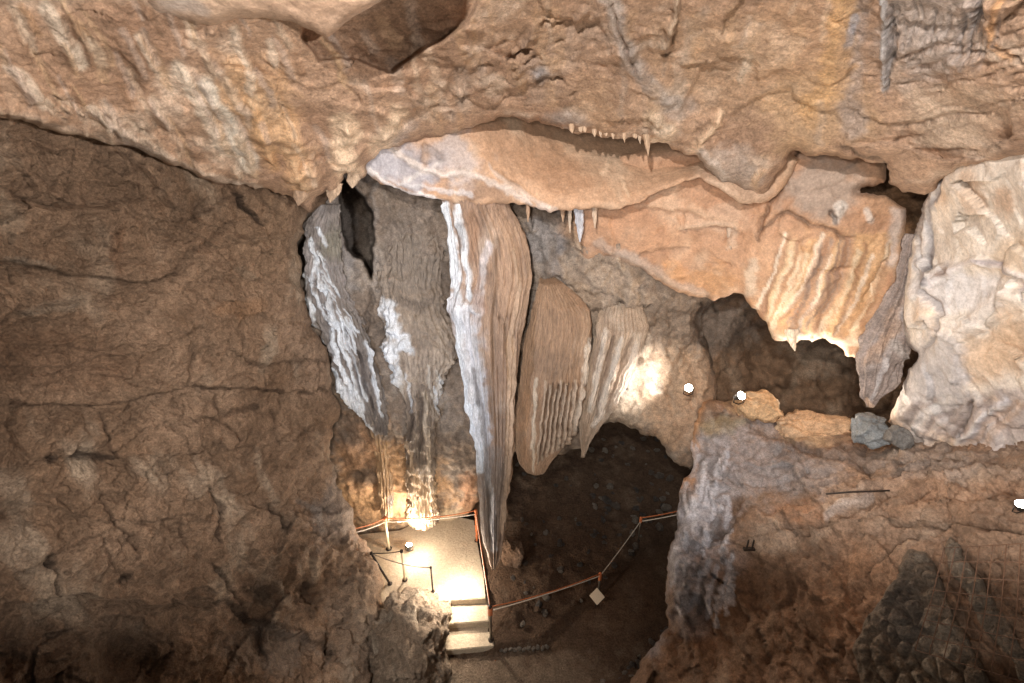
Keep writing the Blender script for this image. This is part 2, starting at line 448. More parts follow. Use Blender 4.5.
def drape(name, left, right, Yf, thick, mat, pal, flutes=(), layers=(), strokes=(), blobs=(), nseg=120, nrow=None,
          step=1.6, seed=3, label=None, cat=None, group=None, parent=None, kind=None, power=1.0, tipclose=True, extra=None, mott=1.0, wq=0.4):
    """hanging body: a stack of level, rounded sections between two outlines"""
    y0 = min(left[0][1], right[0][1]); y1 = max(left[-1][1], right[-1][1])
    nrow = nrow or int((y1 - y0) / step) + 2
    py = np.linspace(y0, y1, nrow)
    ly = [q[1] for q in left]; lx = [q[0] for q in left]; ry = [q[1] for q in right]; rx = [q[0] for q in right]
    L = np.interp(py, ly, lx); R = np.interp(py, ry, rx)
    if callable(Yf): Yv = Yf(py)
    elif isinstance(Yf, (list, tuple)): Yv = np.interp(py, [q[0] for q in Yf], [q[1] for q in Yf])
    else: Yv = np.full(nrow, float(Yf))
    u = (341.5 - py) / F; d = Yv / (CP + u * SP)
    xl = (L - 512) / F * d; xr = (R - 512) / F * d; z = CAMZ + d * (-SP + u * CP)
    cx = (xl + xr) / 2; hw = np.maximum((xr - xl) / 2, 0.004)
    ph = np.linspace(0, 2 * np.pi, nseg, endpoint=False)
    PH, ZZ = np.meshgrid(ph, z); CX = cx[:, None]; HW = hw[:, None]
    cs = np.sign(np.cos(PH)) * np.abs(np.cos(PH)) ** power; sn = np.sign(np.sin(PH)) * np.abs(np.sin(PH)) ** power
    TH = np.minimum(HW * thick, 1.2) if not isinstance(thick, tuple) else np.minimum(HW * thick[0], thick[1])
    P = np.stack([CX + HW * cs, Yv[:, None] + TH + TH * sn, ZZ], -1).reshape(-1, 3)
    nrm = np.stack([cs * TH, sn * HW, 0 * cs], -1).reshape(-1, 3); nrm /= np.linalg.norm(nrm, axis=1)[:, None] + 1e-9
    h = noise_disp(P, layers)
    xx, yy = project(P)
    for cnt, amp, zr, ph0 in flutes:
        a = PH.ravel() * cnt + ph0 + 1.6 * pnoise(P * np.array([0.8, 0.8, 0.35]) + seed) * zr
        h += amp * (1 - 2 * np.abs(np.sin(a * 0.5)) ** 0.8)
    h += relief(xx, yy, P, strokes, (), seed, wq)
    if extra is not None: h = h + extra(xx, yy, P, PH.ravel())
    sc = np.clip(np.repeat(hw, nseg) / 0.12, 0.1, 1)
    facing = np.abs(nrm[:, 0]); h = h * sc
    P2 = P + nrm * h[:, None]
    col = paint(P, xx, yy, pal, strokes, blobs, seed, mott, wq)
    i = np.arange(nrow * nseg).reshape(nrow, nseg)
    a = i[:-1]; b = np.roll(i, -1, 1)[:-1]; c = np.roll(i, -1, 1)[1:]; e = i[1:]
    Fq = np.stack([a.ravel(), e.ravel(), c.ravel(), b.ravel()], 1).tolist()
    Fq.append(i[0].tolist()); Fq.append(i[-1][::-1].tolist())
    o = make_obj(name, P2, Fq, mat, col, parent)
    return tag(o, label, cat, group, kind)


_ico = {}
def ico(n):
    if n not in _ico:
        import bmesh
        bm = bmesh.new(); bmesh.ops.create_icosphere(bm, subdivisions=n, radius=1)
        V = np.array([v.co[:] for v in bm.verts]); Fc = [[v.index for v in f.verts] for f in bm.faces]; bm.free()
        _ico[n] = (V, Fc)
    return _ico[n]


def boulder(name, c, r, mat, pal, layers, sub=5, seed=1, rot=0, label=None, cat=None, group=None, blobs=(), strokes=(), kind=None, local=False):
    V, Fc = ico(sub)
    V = V.copy()
    V = np.sign(V) * np.abs(V) ** 0.85
    P = V * np.array(r)
    ca, sa = math.cos(rot), math.sin(rot)
    P = P @ np.array([[ca, sa, 0], [-sa, ca, 0], [0, 0, 1]])
    W = P + np.array(c)
    N = V / np.linalg.norm(V, axis=1)[:, None]
    h = noise_disp(W + seed * 3.7, layers)
    W = W + N * h[:, None]
    xx, yy = project(W)
    col = paint(W, xx, yy, pal, strokes, blobs, seed)
    if local:
        o = make_obj(name, W - np.array(c), Fc, mat, col); o.location = c
    else:
        o = make_obj(name, W, Fc, mat, col)
    return tag(o, label, cat, group, kind)


def tube_mesh(pts, r, n=8):
    pts = [Vector(p) for p in pts]; V = []; Fc = []
    for k, p in enumerate(pts):
        t = (pts[min(k + 1, len(pts) - 1)] - pts[max(k - 1, 0)]).normalized()
        a = t.cross(Vector((0, 0, 1)));
        if a.length < 1e-3: a = Vector((1, 0, 0))
        a.normalize(); b = t.cross(a).normalized()
        rr = r[k] if isinstance(r, (list, tuple)) else r
        for j in range(n):
            q = 2 * math.pi * j / n
            V.append(p + a * (math.cos(q) * rr) + b * (math.sin(q) * rr))
    for k in range(len(pts) - 1):
        for j in range(n):
            Fc.append([k * n + j, k * n + (j + 1) % n, (k + 1) * n + (j + 1) % n, (k + 1) * n + j])
    Fc.append(list(range(n))[::-1]); Fc.append([(len(pts) - 1) * n + j for j in range(n)])
    return [tuple(v) for v in V], Fc


def merge(parts):
    V = []; Fc = []
    for v, f in parts:
        o = len(V); V += list(v); Fc += [[i + o for i in q] for q in f]
    return V, Fc


def tube(name, pts, r, mat, parent=None, n=8):
    v, f = tube_mesh(pts, r, n)
    if parent:
        v = [tuple(Vector(q) - parent.location) for q in v]
    return make_obj(name, v, f, mat, None, parent)


def box_mesh(c, s, rz=0, bev=0.0, M=None):
    import bmesh
    bm = bmesh.new(); bmesh.ops.create_cube(bm, size=1)
    for v in bm.verts: v.co = Vector((v.co.x * s[0], v.co.y * s[1], v.co.z * s[2]))
    if bev: bmesh.ops.bevel(bm, geom=bm.edges[:], offset=bev, segments=2, affect='EDGES')
    R = M if M is not None else Matrix.Rotation(rz, 3, 'Z')
    for v in bm.verts: v.co = R @ v.co + Vector(c)
    V = [tuple(v.co) for v in bm.verts]; Fc = [[v.index for v in f.verts] for f in bm.faces]; bm.free()
    return V, Fc


# SECTION: palettes
TAN = ((150, 116, 88), (186, 150, 116), (204, 176, 148))
PINK = ((160, 124, 96), (182, 146, 116), (202, 176, 152))
BROWN = ((140, 108, 80), (172, 138, 108), (192, 166, 138))
GREYB = ((112, 96, 82), (140, 120, 102), (160, 146, 132))
CREAM = ((214, 198, 182), (232, 220, 206), (214, 178, 142))
LAV = ((130, 118, 112), (158, 148, 146), (176, 170, 172))
ORANGE = (206, 156, 104); WHITE = (232, 230, 228); CALC = (226, 230, 236); GREY = (158, 150, 146); PALE = (214, 196, 174); RUST = (176, 120, 72); DARK = (96, 76, 60)

# ================================================================== THE CAVE SHELL
# ---- ceiling: main vault
streaks = [([(45, 8), (60, 30), (82, 62)], 7, 0.03, PALE, 0.7), ([(12, 72), (28, 85), (42, 104)], 6, 0.04, PALE, 0.6),
           ([(80, 35), (90, 48)], 3, 0.02, PALE, 0.6), ([(20, 5), (38, 32)], 4, 0.0, (170, 130, 90), 0.6),
           ([(180, 65), (195, 95), (215, 130), (240, 165)], 7, 0.05, PALE, 0.75), ([(205, 85), (225, 115), (250, 165)], 9, 0.05, (216, 206, 190), 0.8),
           ([(235, 30), (246, 60), (252, 100)], 5, 0.04, PALE, 0.6), ([(140, 40), (158, 72)], 4, 0.04, PALE, 0.5),
           ([(268, 40), (275, 65)], 4, 0.03, PALE, 0.5), ([(248, 100), (262, 130), (272, 165)], 8, 0.10, (206, 160, 108), 0.6),
           ([(286, 118), (292, 150), (298, 180)], 12, 0.14, (214, 170, 122), 0.7), ([(310, 150), (312, 190)], 9, 0.10, (200, 164, 130), 0.5),
           ([(345, 125), (342, 150), (350, 175)], 12, 0.14, (224, 194, 160), 0.8), ([(400, 115), (385, 135), (378, 150)], 10, 0.10, (224, 194, 160), 0.7),
           # rim of the vault over the left wall
           ([(-40, 100), (0, 112), (40, 122), (75, 132), (110, 142)], 5, 0.10, (196, 172, 148), 0.5),
           ([(90, 108), (120, 132), (150, 150), (190, 168), (240, 184), (262, 190)], 4, 0.07, (206, 186, 166), 0.6),
           ([(100, 118), (128, 143), (160, 157)], 3, 0.04, (150, 140, 130), 0.5),
           # crevice and ridge in the middle
           ([(606, -10), (612, 15), (625, 40), (632, 58), (645, 80), (662, 96), (675, 104)], 9, 0.05, (176, 162, 152), 0.8),
           ([(608, 0), (618, 30), (630, 52), (634, 66)], 2, -0.07, (140, 110, 90), 0.5),
           ([(680, -5), (678, 20), (668, 38), (660, 45)], 3.5, 0.09, (196, 172, 146), 0.6), ([(683, -5), (681, 20), (672, 40)], 1.8, -0.08, (130, 96, 68), 0.6),
           ([(720, 112), (708, 130), (694, 148)], 4, 0.11, (222, 186, 150), 0.9),
           ([(765, 168), (756, 182)], 4, 0.08, (220, 180, 140), 0.7), ([(745, 65), (740, 78)], 4, 0.03, PALE, 0.6),
           ([(700, 150), (710, 166), (722, 182), (745, 196)], 5, 0.06, (190, 174, 160), 0.7),
           ([(650, 118), (668, 132), (660, 148)], 8, 0.07, (220, 196, 168), 0.7),
           # right: pleated wall and grey band
           ([(884, -5), (884, 40), (882, 90)], 3.5, 0.05, (176, 170, 168), 0.9), ([(888, 10), (887, 60), (883, 98)], 1.6, -0.07, (96, 84, 78), 0.6),
           ([(860, -5), (852, 40), (845, 100), (852, 125)], 12, -0.03, (178, 158, 146), 0.7),
           ([(845, -5), (838, 50), (830, 90), (812, 110)], 14, 0.02, (214, 166, 108), 0.75), ([(855, 20), (849, 45)], 4, 0, (172, 174, 184), 0.7),
           ([(1000, -5), (992, 25), (990, 45), (1010, 60)], 4, 0.02, (206, 150, 92), 0.7), ([(992, 45), (1008, 58), (1024, 66)], 1.5, -0.05, (110, 80, 60), 0.6),
           ([(840, 142), (862, 158), (886, 162)], 1.6, -0.09, (100, 78, 60), 0.7),
           ([(640, 128), (655, 131), (670, 128)], 1.5, -0.05, None, 0), ([(536, 80), (550, 78), (565, 83)], 2.0, -0.09, (110, 84, 62), 0.5)]
rnd = random.Random(5)
for k in range(46):      # folded beds running across the right of the vault
    x0 = rnd.uniform(830, 1010); y0 = rnd.uniform(50, 160) + (930 - x0) * 0.18
    ln = rnd.uniform(30, 90); sl = rnd.uniform(-0.30, -0.12)
    streaks.append(([(x0, y0), (x0 + ln / 2, y0 + sl * ln / 2 + rnd.uniform(-3, 3)), (x0 + ln, y0 + sl * ln)], rnd.uniform(1.1, 2.0), -rnd.uniform(0.012, 0.035), (160, 128, 104), 0.25))
for k in range(34):      # pleats at the top right
    x0 = rnd.uniform(888, 1015); y0 = rnd.uniform(-10, 40)
    streaks.append(([(x0, y0), (x0 - 3, y0 + 20), (x0 - 9, y0 + rnd.uniform(30, 50))], rnd.uniform(1.2, 2.4), -rnd.uniform(0.015, 0.04), (140, 130, 126), 0.4))
for k in range(90):      # scaly broken limestone in the middle
    t = rnd.random(); x0 = 400 + t * 190 + rnd.uniform(-32, 32); y0 = 128 - t * 110 + rnd.uniform(-28, 28)
    if y0 > 118: continue
    a = rnd.uniform(-0.9, -0.3); ln = rnd.uniform(8, 26)
    streaks.append(([(x0, y0), (x0 + ln * math.cos(a), y0 + ln * math.sin(a))], rnd.uniform(1.3, 2.6), rnd.choice((-1, 1)) * rnd.uniform(0.02, 0.05), (150, 122, 100), 0.25))
for k in range(60):      # crumbly rim, left
    x0 = rnd.uniform(40, 260); y0 = 100 + (x0 - 40) * 0.34 + rnd.uniform(-16, 12)
    streaks.append(([(x0, y0), (x0 + rnd.uniform(4, 14), y0 + rnd.uniform(4, 12))], rnd.uniform(1.5, 3), rnd.choice((-1, 1)) * rnd.uniform(0.02, 0.06), (200, 176, 150), 0.3))

for k in range(80):      # run marks left of the middle
    x0 = rnd.uniform(-20, 330); y0 = rnd.uniform(-10, 150)
    if y0 > 90 + x0 * 0.25: continue
    ln = rnd.uniform(15, 55); c_ = rnd.choice([(206, 182, 156), (196, 160, 120), (150, 114, 84), (186, 164, 148)])
    streaks.append(([(x0, y0), (x0 + ln * 0.28, y0 + ln * 0.5), (x0 + ln * 0.5, y0 + ln)], rnd.uniform(2, 5), rnd.choice((-1, 1)) * rnd.uniform(0.01, 0.04), c_, 0.5))
for k in range(60):      # faint vertical stains over the rest
    x0 = rnd.uniform(330, 860); y0 = rnd.uniform(-10, 120)
    ln = rnd.uniform(15, 50); c_ = rnd.choice([(212, 186, 158), (200, 160, 118), (160, 124, 94), (190, 170, 152)])
    dx = (600 - x0) * 0.05 if x0 < 700 else -6
    streaks.append(([(x0, y0), (x0 + dx * 0.5, y0 + ln * 0.5), (x0 + dx, y0 + ln)], rnd.uniform(2, 7), rnd.uniform(-0.01, 0.01), c_, 0.35))
for k in range(26):      # broken ledges
    x0 = rnd.uniform(0, 980); y0 = rnd.uniform(0, 120); ln = rnd.uniform(25, 70); a = rnd.uniform(-0.5, 0.5)
    streaks.append(([(x0, y0), (x0 + ln * 0.5, y0 + ln * 0.5 * math.tan(a) + rnd.uniform(-6, 6)), (x0 + ln, y0 + ln * math.tan(a))], 12, (rnd.choice((-1, 1)) * rnd.uniform(0.03, 0.07),), None, 0))

C1 = [(-170, -130), (1190, -130), (1190, 140), (1024, 156), (985, 163), (960, 168), (938, 184), (925, 195), (900, 190), (888, 182), (887, 162), (860, 158),
      (830, 156), (795, 150), (785, 166), (775, 180), (756, 196), (742, 193), (722, 184), (708, 170), (697, 155), (680, 151), (668, 143), (655, 143), (640, 138), (610, 136), (590, 133),
      (568, 129), (545, 124), (520, 119), (490, 121), (462, 130), (430, 138), (412, 142), (398, 147), (380, 150), (371, 160), (366, 176), (357, 186), (352, 178), (345, 172), (340, 185),
      (332, 196), (326, 188), (316, 196), (310, 212), (300, 205), (290, 196), (275, 193), (255, 190), (230, 183), (190, 170), (150, 156), (100, 141), (40, 128), (0, 118), (-170, 92)]
C1c = [(-170, -130, 2.4), (0, 0, 3.5), (0, 118, 3.95), (-170, 90, 3.0), (150, 155, 5.1), (260, 190, 6.3), (335, 190, 6.9), (370, 165, 7.0), (430, 135, 6.9), (560, 125, 6.75),
       (640, 138, 6.55), (690, 152, 6.6), (760, 196, 6.7), (500, 0, 5.0), (500, -130, 4.0), (700, 0, 4.7), (1024, 0, 3.4), (1190, -130, 2.4), (1024, 153, 4.2), (850, 156, 5.7), (930, 190, 5.5),
       (250, 20, 4.4), (250, 110, 5.4), (850, 60, 4.9), (700, 70, 5.6), (560, 60, 5.7), (400, 80, 5.7), (120, 70, 4.3), (800, 130, 5.9), (880, 95, 5.0)]
recess = [(318, 62), (350, 60), (372, 70), (392, 73), (412, 60), (442, 40), (467, 22), (484, -6), (520, -130), (300, -130), (300, 40)]
c1b = [(250, 100, 60, 45, 55, (206, 162, 112), 0.55), (560, 60, 70, 22, -40, (176, 150, 130), 0.5), (820, 110, 60, 50, 0, (206, 168, 122), 0.5), (930, 30, 50, 60, 10, (168, 156, 148), 0.7),
       (545, 75, 14, 6, 0, (170, 168, 172), 0.7), (570, 118, 24, 10, 20, (186, 172, 164), 0.6), (720, 60, 70, 60, 20, (194, 156, 118), 0.4), (740, 170, 30, 22, 30, (170, 152, 138), 0.7),
       (680, 108, 16, 14, 0, (186, 168, 156), 0.6), (400, 30, 60, 40, 0, (140, 104, 74), 0.6), (600, 105, 25, 30, 0, (190, 152, 116), 0.6), (60, 60, 50, 50, 20, (160, 124, 94), 0.5),
       (790, 40, 60, 60, 0, (198, 152, 106), 0.35), (960, 110, 70, 30, -10, (204, 176, 148), 0.5), (400, 132, 22, 8, -25, (176, 160, 150), 0.6)]


def lip_fringe(x, y, P):
    """lumpy, dripping edge"""
    e = np.exp(-((y - (140 + 0 * x)) / 18.0) ** 2) * ((x > 560) & (x < 740))
    return e * 0.05 * fbm(P * 9, 2)


sheet('ceiling', C1, C1c, 2.0, M_ROCK, PINK, [('fbm', 0.8, 0.10), ('facet', 0.9, 0.11), ('facet', (2.2, 1.4, 2.2), 0.022), ('fbm', 5.0, 0.008), ('facet', 11.0, 0.007)],
      streaks, [(recess, 0.55, 4)], c1b, roll=(16, 0.30), back=0.35, edge=4, seed=11, extra=lip_fringe, kind='structure')

# slab hanging across the top left
sheet('ceiling_slab', [(130, -130), (140, -20), (146, 4), (158, 14), (180, 19), (196, 25), (214, 25), (240, 18), (265, 18), (290, 21), (308, 29), (326, 38), (338, 30), (352, 18), (380, 2), (395, -20), (420, -130)],
      [(130, -130, 3.2), (420, -130, 3.4), (150, 10, 4.0), (330, 36, 4.35), (250, 18, 4.2), (260, -40, 3.7), (385, 0, 4.1)], 2.2, M_SMOOTH, ((176, 142, 114), (192, 160, 132), (176, 160, 148)),
      [('fbm', 0.9, 0.05), ('fbm', 4.0, 0.015)], (), (), [(180, 5, 30, 12, 10, (180, 164, 152), 0.7)], roll=(10, 0.10), back=0.5, edge=1.5, seed=12, kind='structure')

# slab under the lip, with its smooth brown belly
s2s = [([(366, 170), (380, 183), (404, 190), (430, 197), (450, 203)], 2.5, 0.03, (222, 214, 210), 0.8), ([(400, 185), (430, 168), (440, 160)], 2, 0.02, (206, 196, 190), 0.6),
       ([(390, 150), (400, 160), (425, 172), (450, 172), (480, 178), (510, 190), (530, 204)], 3.5, 0.06, (206, 190, 178), 0.7),
       ([(422, 143), (424, 165)], 4, 0.10, (176, 140, 108), 0.6), ([(490, 165), (510, 185), (545, 206)], 2.5, 0.04, (196, 176, 160), 0.6),
       ([(610, 160), (602, 174)], 2, 0.03, (222, 186, 150), 0.8), ([(618, 178), (626, 192), (630, 196)], 2, 0.03, (222, 186, 150), 0.8), ([(540, 208), (552, 212)], 4, 0.03, (216, 200, 188), 0.6),
       ([(425, 148), (440, 158)], 4, 0.05, (120, 108, 104), 0.5), ([(380, 178), (420, 186), (470, 196)], 2, 0.02, (196, 190, 190), 0.6)]
sheet('ceiling_slab', [(360, 168), (370, 120), (400, 100), (560, 95), (700, 110), (770, 140), (800, 160), (776, 196), (762, 203), (748, 204), (735, 200), (716, 187), (700, 177), (684, 181), (660, 191), (640, 203), (622, 208), (600, 208),
                       (575, 208), (562, 211), (551, 213), (540, 210), (520, 205), (500, 204), (478, 206), (455, 204), (430, 198), (402, 191), (380, 184)],
      [(360, 168, 7.3), (400, 110, 7.3), (560, 110, 8.5), (620, 128, 8.7), (620, 148, 8.2), (700, 120, 8.5), (690, 158, 7.9), (790, 150, 6.9), (762, 203, 6.9), (700, 178, 7.0), (640, 205, 7.2), (550, 212, 7.25), (455, 204, 7.35), (480, 160, 7.3), (600, 180, 7.5), (540, 145, 7.8)],
      1.7, M_SMOOTH, ((184, 140, 104), (196, 154, 118), (204, 170, 138)), [('fbm', 1.0, 0.05), ('fbm', 4.0, 0.018), ('ridge', 8, 0.006)], s2s, (),
      [(405, 168, 48, 22, 10, (158, 152, 156), 0.95), (450, 160, 40, 20, 20, (178, 164, 160), 0.8), (480, 190, 34, 11, 0, (146, 112, 84), 0.85), (560, 170, 50, 26, 0, (176, 130, 92), 0.5), (380, 165, 20, 16, 0, (170, 166, 172), 0.7), (735, 185, 40, 20, 20, (196, 166, 140), 0.6)],
      roll=(9, 0.14), back=0.7, edge=2.2, seed=13, kind='structure')

# brown beds and the orange lobe
ls = [([(640, 208), (662, 211), (690, 212), (712, 216)], 1.8, -0.05, (150, 110, 78), 0.5), ([(678, 233), (690, 228), (704, 227), (722, 229), (740, 233)], 2.0, -0.09, (130, 92, 62), 0.6),
      ([(640, 257), (660, 252), (690, 250)], 1.8, -0.06, (130, 96, 68), 0.5), ([(678, 229), (704, 222), (735, 226)], 3.5, 0.06, (206, 176, 148), 0.5),
      ([(640, 203), (690, 205), (735, 222)], 5, 0.05, (206, 168, 134), 0.5), ([(735, 232), (730, 248)], 4, 0.06, (200, 172, 146), 0.6),
      ([(752, 262), (750, 290)], 5, 0.01, (204, 182, 158), 0.7), ([(600, 246), (640, 262), (680, 284), (708, 296)], 5, 0.06, (176, 156, 140), 0.6),
      ([(795, 152), (782, 185), (772, 205), (762, 226), (757, 240)], 2.2, -0.12, (110, 78, 54), 0.7), ([(762, 228), (790, 212), (815, 226), (840, 238), (864, 240)], 1.8, -0.08, (110, 82, 62), 0.7),
      ([(800, 190), (830, 186), (856, 178)], 2, -0.04, None, 0), ([(842, 208), (834, 220)], 5, 0.10, (216, 204, 192), 0.9), ([(868, 210), (874, 217)], 4, 0.06, (206, 190, 176), 0.8), ([(830, 212), (834, 224)], 2.5, -0.10, (90, 70, 60), 0.7),
      ([(886, 256), (882, 268), (872, 285), (860, 300)], 2.4, -0.12, (120, 90, 60), 0.6), ([(905, 250), (898, 275), (884, 310), (868, 340), (858, 356)], 3, -0.03, (150, 124, 104), 0.5)]
for (a, b, c, wd, cc) in [((795, 245), (778, 285), (768, 318), 6, (224, 190, 146)), ((812, 242), (795, 285), (782, 322), 6, (208, 160, 108)), ((826, 244), (808, 290), (796, 330), 5, (182, 138, 108)),
                          ((838, 244), (820, 292), (806, 330), 5, (222, 180, 130)), ((852, 242), (834, 290), (818, 330), 5, (176, 132, 100)), ((866, 240), (848, 285), (834, 330), 8, (220, 172, 116)),
                          ((882, 240), (868, 285), (850, 330), 8, (214, 166, 112)), ((780, 250), (766, 290), (762, 312), 4, (150, 112, 84)), ((893, 245), (878, 290), (862, 335), 5, (176, 136, 98)),
                          ((900, 210), (893, 235), (890, 260), 6, (196, 178, 166))]:
    ls.append(([a, b, c], wd, 0.035 if cc[0] > 200 else -0.035, cc, 0.75))
rnd = random.Random(21)
for k in range(34):
    t = rnd.random(); x0 = 786 + t * 108; y0 = 238 + rnd.uniform(-4, 20); x1 = x0 - 30 - rnd.uniform(0, 10)
    ls.append(([(x0, y0), ((x0 + x1) / 2 + 2, y0 + 44), (x1, y0 + rnd.uniform(70, 92))], rnd.uniform(1.2, 2.4), rnd.choice((-1, 1)) * rnd.uniform(0.004, 0.012), rnd.choice([(232, 208, 172), (196, 146, 100), (164, 120, 88), (150, 132, 120), (238, 220, 196)]), 0.65))
L_out = [(575, 175), (640, 150), (800, 132), (884, 148), (886, 166), (884, 183), (868, 186), (856, 191), (870, 194), (890, 198), (906, 208), (905, 230), (907, 255), (902, 280), (893, 305), (880, 330), (868, 348), (856, 358), (848, 357),
         (840, 347), (824, 337), (812, 342), (800, 339), (794, 344), (786, 340), (772, 338), (767, 322), (756, 309), (745, 298), (733, 293), (715, 301), (695, 297), (670, 288), (648, 274), (624, 263), (600, 256), (585, 262), (570, 240)]
sheet('ceiling_lobe', L_out,
      [(575, 175, 8.1), (640, 150, 7.8), (800, 132, 6.9), (880, 150, 6.5), (640, 215, 8.0), (690, 232, 7.95), (740, 215, 7.5), (860, 200, 6.6), (905, 220, 6.5), (905, 260, 6.6), (855, 356, 7.1), (800, 338, 7.3), (770, 335, 7.5), (720, 296, 8.1),
       (600, 255, 8.3), (670, 285, 8.25), (760, 240, 7.2), (830, 240, 6.75), (830, 290, 6.9), (780, 290, 7.15), (880, 290, 6.75)],
      1.7, M_SMOOTH, ((178, 132, 96), (196, 152, 116), (206, 172, 140)), [('fbm', 1.1, 0.06), ('facet', 1.5, 0.05), ('facet', 4, 0.012), ('fbm', 6.0, 0.010)], ls, (),
      [(820, 290, 60, 60, 20, (208, 160, 112), 0.7), (640, 240, 60, 40, 10, (184, 132, 90), 0.5), (815, 190, 50, 35, 0, (170, 150, 134), 0.8), (700, 275, 40, 14, 5, (204, 146, 86), 0.6), (720, 215, 40, 12, 10, (206, 170, 140), 0.6),
       (830, 338, 60, 7, 10, (238, 218, 190), 0.7), (805, 315, 14, 8, 0, (190, 122, 66), 0.7), (880, 205, 22, 14, 0, (196, 150, 110), 0.6), (615, 262, 30, 12, 0, (168, 150, 134), 0.6)],
      roll=(9, 0.18), back=0.8, edge=2.5, seed=14, kind='structure')

# ---- left wall
lw = [([(-20, 263), (15, 262), (45, 271), (80, 274), (115, 281), (145, 281), (178, 275)], 2.0, -0.08, (84, 62, 44), 0.6), ([(5, 258), (30, 262), (55, 268)], 3.0, 0.05, (170, 150, 128), 0.5),
      ([(17, 262), (18, 285)], 1.4, -0.06, (84, 62, 44), 0.6), ([(240, 192), (247, 205), (260, 224)], 2.2, -0.10, (60, 44, 34), 0.8), ([(262, 224), (290, 250)], 1.8, -0.05, None, 0),
      ([(241, 338), (243, 359), (262, 366), (288, 362), (325, 361)], 1.6, -0.07, (90, 66, 48), 0.6), ([(10, 403), (63, 405), (134, 401), (190, 389), (246, 388), (292, 392), (337, 387)], 2.0, -0.09, (84, 60, 42), 0.7),
      ([(104, 412), (111, 438), (112, 452)], 1.6, -0.08, (84, 60, 42), 0.6), ([(221, 396), (228, 424), (243, 438)], 2.2, -0.08, (84, 60, 42), 0.5), ([(274, 410), (278, 445)], 1.6, -0.07, (84, 60, 42), 0.5),
      ([(260, 366), (264, 385)], 1.4, -0.06, (84, 60, 42), 0.5), ([(318, 364), (319, 389)], 1.4, -0.06, (84, 60, 42), 0.5), ([(196, 345), (192, 365), (188, 388)], 3, -0.06, (100, 74, 54), 0.4), ([(186, 366), (188, 392)], 4, 0.05, (150, 120, 92), 0.4),
      ([(100, 493), (117, 523), (137, 536), (137, 560)], 1.6, -0.08, (84, 60, 42), 0.6), ([(213, 489), (223, 506), (218, 533), (223, 543)], 2.2, -0.10, (70, 50, 38), 0.7),
      ([(140, 523), (182, 519)], 1.5, -0.05, (84, 60, 42), 0.5), ([(182, 523), (184, 548)], 1.6, -0.07, (84, 60, 42), 0.6), ([(50, 566), (60, 576), (60, 602)], 1.6, -0.07, (70, 52, 40), 0.6), ([(60, 553), (104, 533)], 1.6, -0.05, (84, 60, 42), 0.5),
      ([(105, 533), (117, 570)], 1.6, -0.06, (84, 60, 42), 0.5), ([(50, 558), (55, 566)], 5, -0.20, (50, 38, 30), 0.7), ([(120, 580), (130, 578)], 5, -0.20, (50, 38, 30), 0.7), ([(213, 563), (233, 590), (253, 616)], 2.2, -0.10, (70, 52, 40), 0.6),
      ([(170, 492), (150, 480), (130, 470)], 1.5, -0.05, None, 0), ([(210, 606), (228, 600), (256, 618), (290, 628), (330, 650)], 2.6, -0.10, (70, 52, 40), 0.5),
      ([(44, 460), (58, 459)], 4, -0.20, (60, 44, 34), 0.7), ([(78, 456), (108, 458)], 5, -0.22, (60, 44, 34), 0.7), ([(38, 478), (50, 490), (70, 505), (85, 512)], 3, -0.07, None, 0),
      ([(255, 590), (275, 596)], 13, -0.42, (80, 60, 46), 0.5), ([(308, 585), (312, 600)], 10, -0.38, (80, 60, 46), 0.5), ([(325, 646), (330, 650)], 6, -0.25, (60, 46, 36), 0.6),
      ([(30, 312), (55, 306), (80, 304)], 6, 0.09, (166, 144, 120), 0.6), ([(0, 326), (40, 324), (78, 316)], 1.6, -0.05, None, 0), ([(0, 322), (14, 312), (20, 305)], 2.5, -0.06, (80, 58, 42), 0.5),
      ([(190, 218), (198, 205), (212, 200)], 1.8, -0.07, (90, 66, 48), 0.5), ([(60, 205), (100, 204), (118, 200)], 1.6, -0.05, None, 0), ([(0, 190), (30, 200), (60, 205), (75, 205)], 1.6, -0.05, (100, 74, 54), 0.4),
      ([(120, 40), (150, 200), (150, 240)], 3, 0.0, None, 0), ([(240, 270), (250, 276)], 5, -0.07, (150, 128, 104), 0.5), ([(170, 283), (190, 255), (215, 240), (235, 222)], 3, -0.07, (104, 80, 60), 0.4),
      ([(272, 505), (278, 512), (286, 530)], 3, -0.12, (60, 46, 36), 0.7), ([(296, 470), (302, 500), (318, 520)], 2, -0.08, None, 0), ([(300, 500), (320, 515), (322, 530)], 3, 0.06, (170, 156, 144), 0.6),
      ([(230, 415), (262, 408)], 2, -0.08, (80, 58, 42), 0.6), ([(195, 420), (206, 416), (222, 420)], 2.2, -0.08, (80, 58, 42), 0.6), ([(176, 425), (178, 432)], 4, -0.06, (100, 76, 56), 0.4)]
rnd = random.Random(8)
for k in range(150):
    x0 = rnd.uniform(130, 360); y0 = rnd.uniform(400, 640)
    a = rnd.uniform(0, 3.1); ln = rnd.uniform(6, 22)
    lw.append(([(x0, y0), (x0 + ln * math.cos(a), y0 + ln * math.sin(a)), (x0 + ln * 1.6 * math.cos(a + 0.5), y0 + ln * 1.6 * math.sin(a + 0.5))], rnd.uniform(1.3, 2.8), rnd.choice((-1, -1, 1)) * rnd.uniform(0.02, 0.05), (110, 86, 66), 0.2))
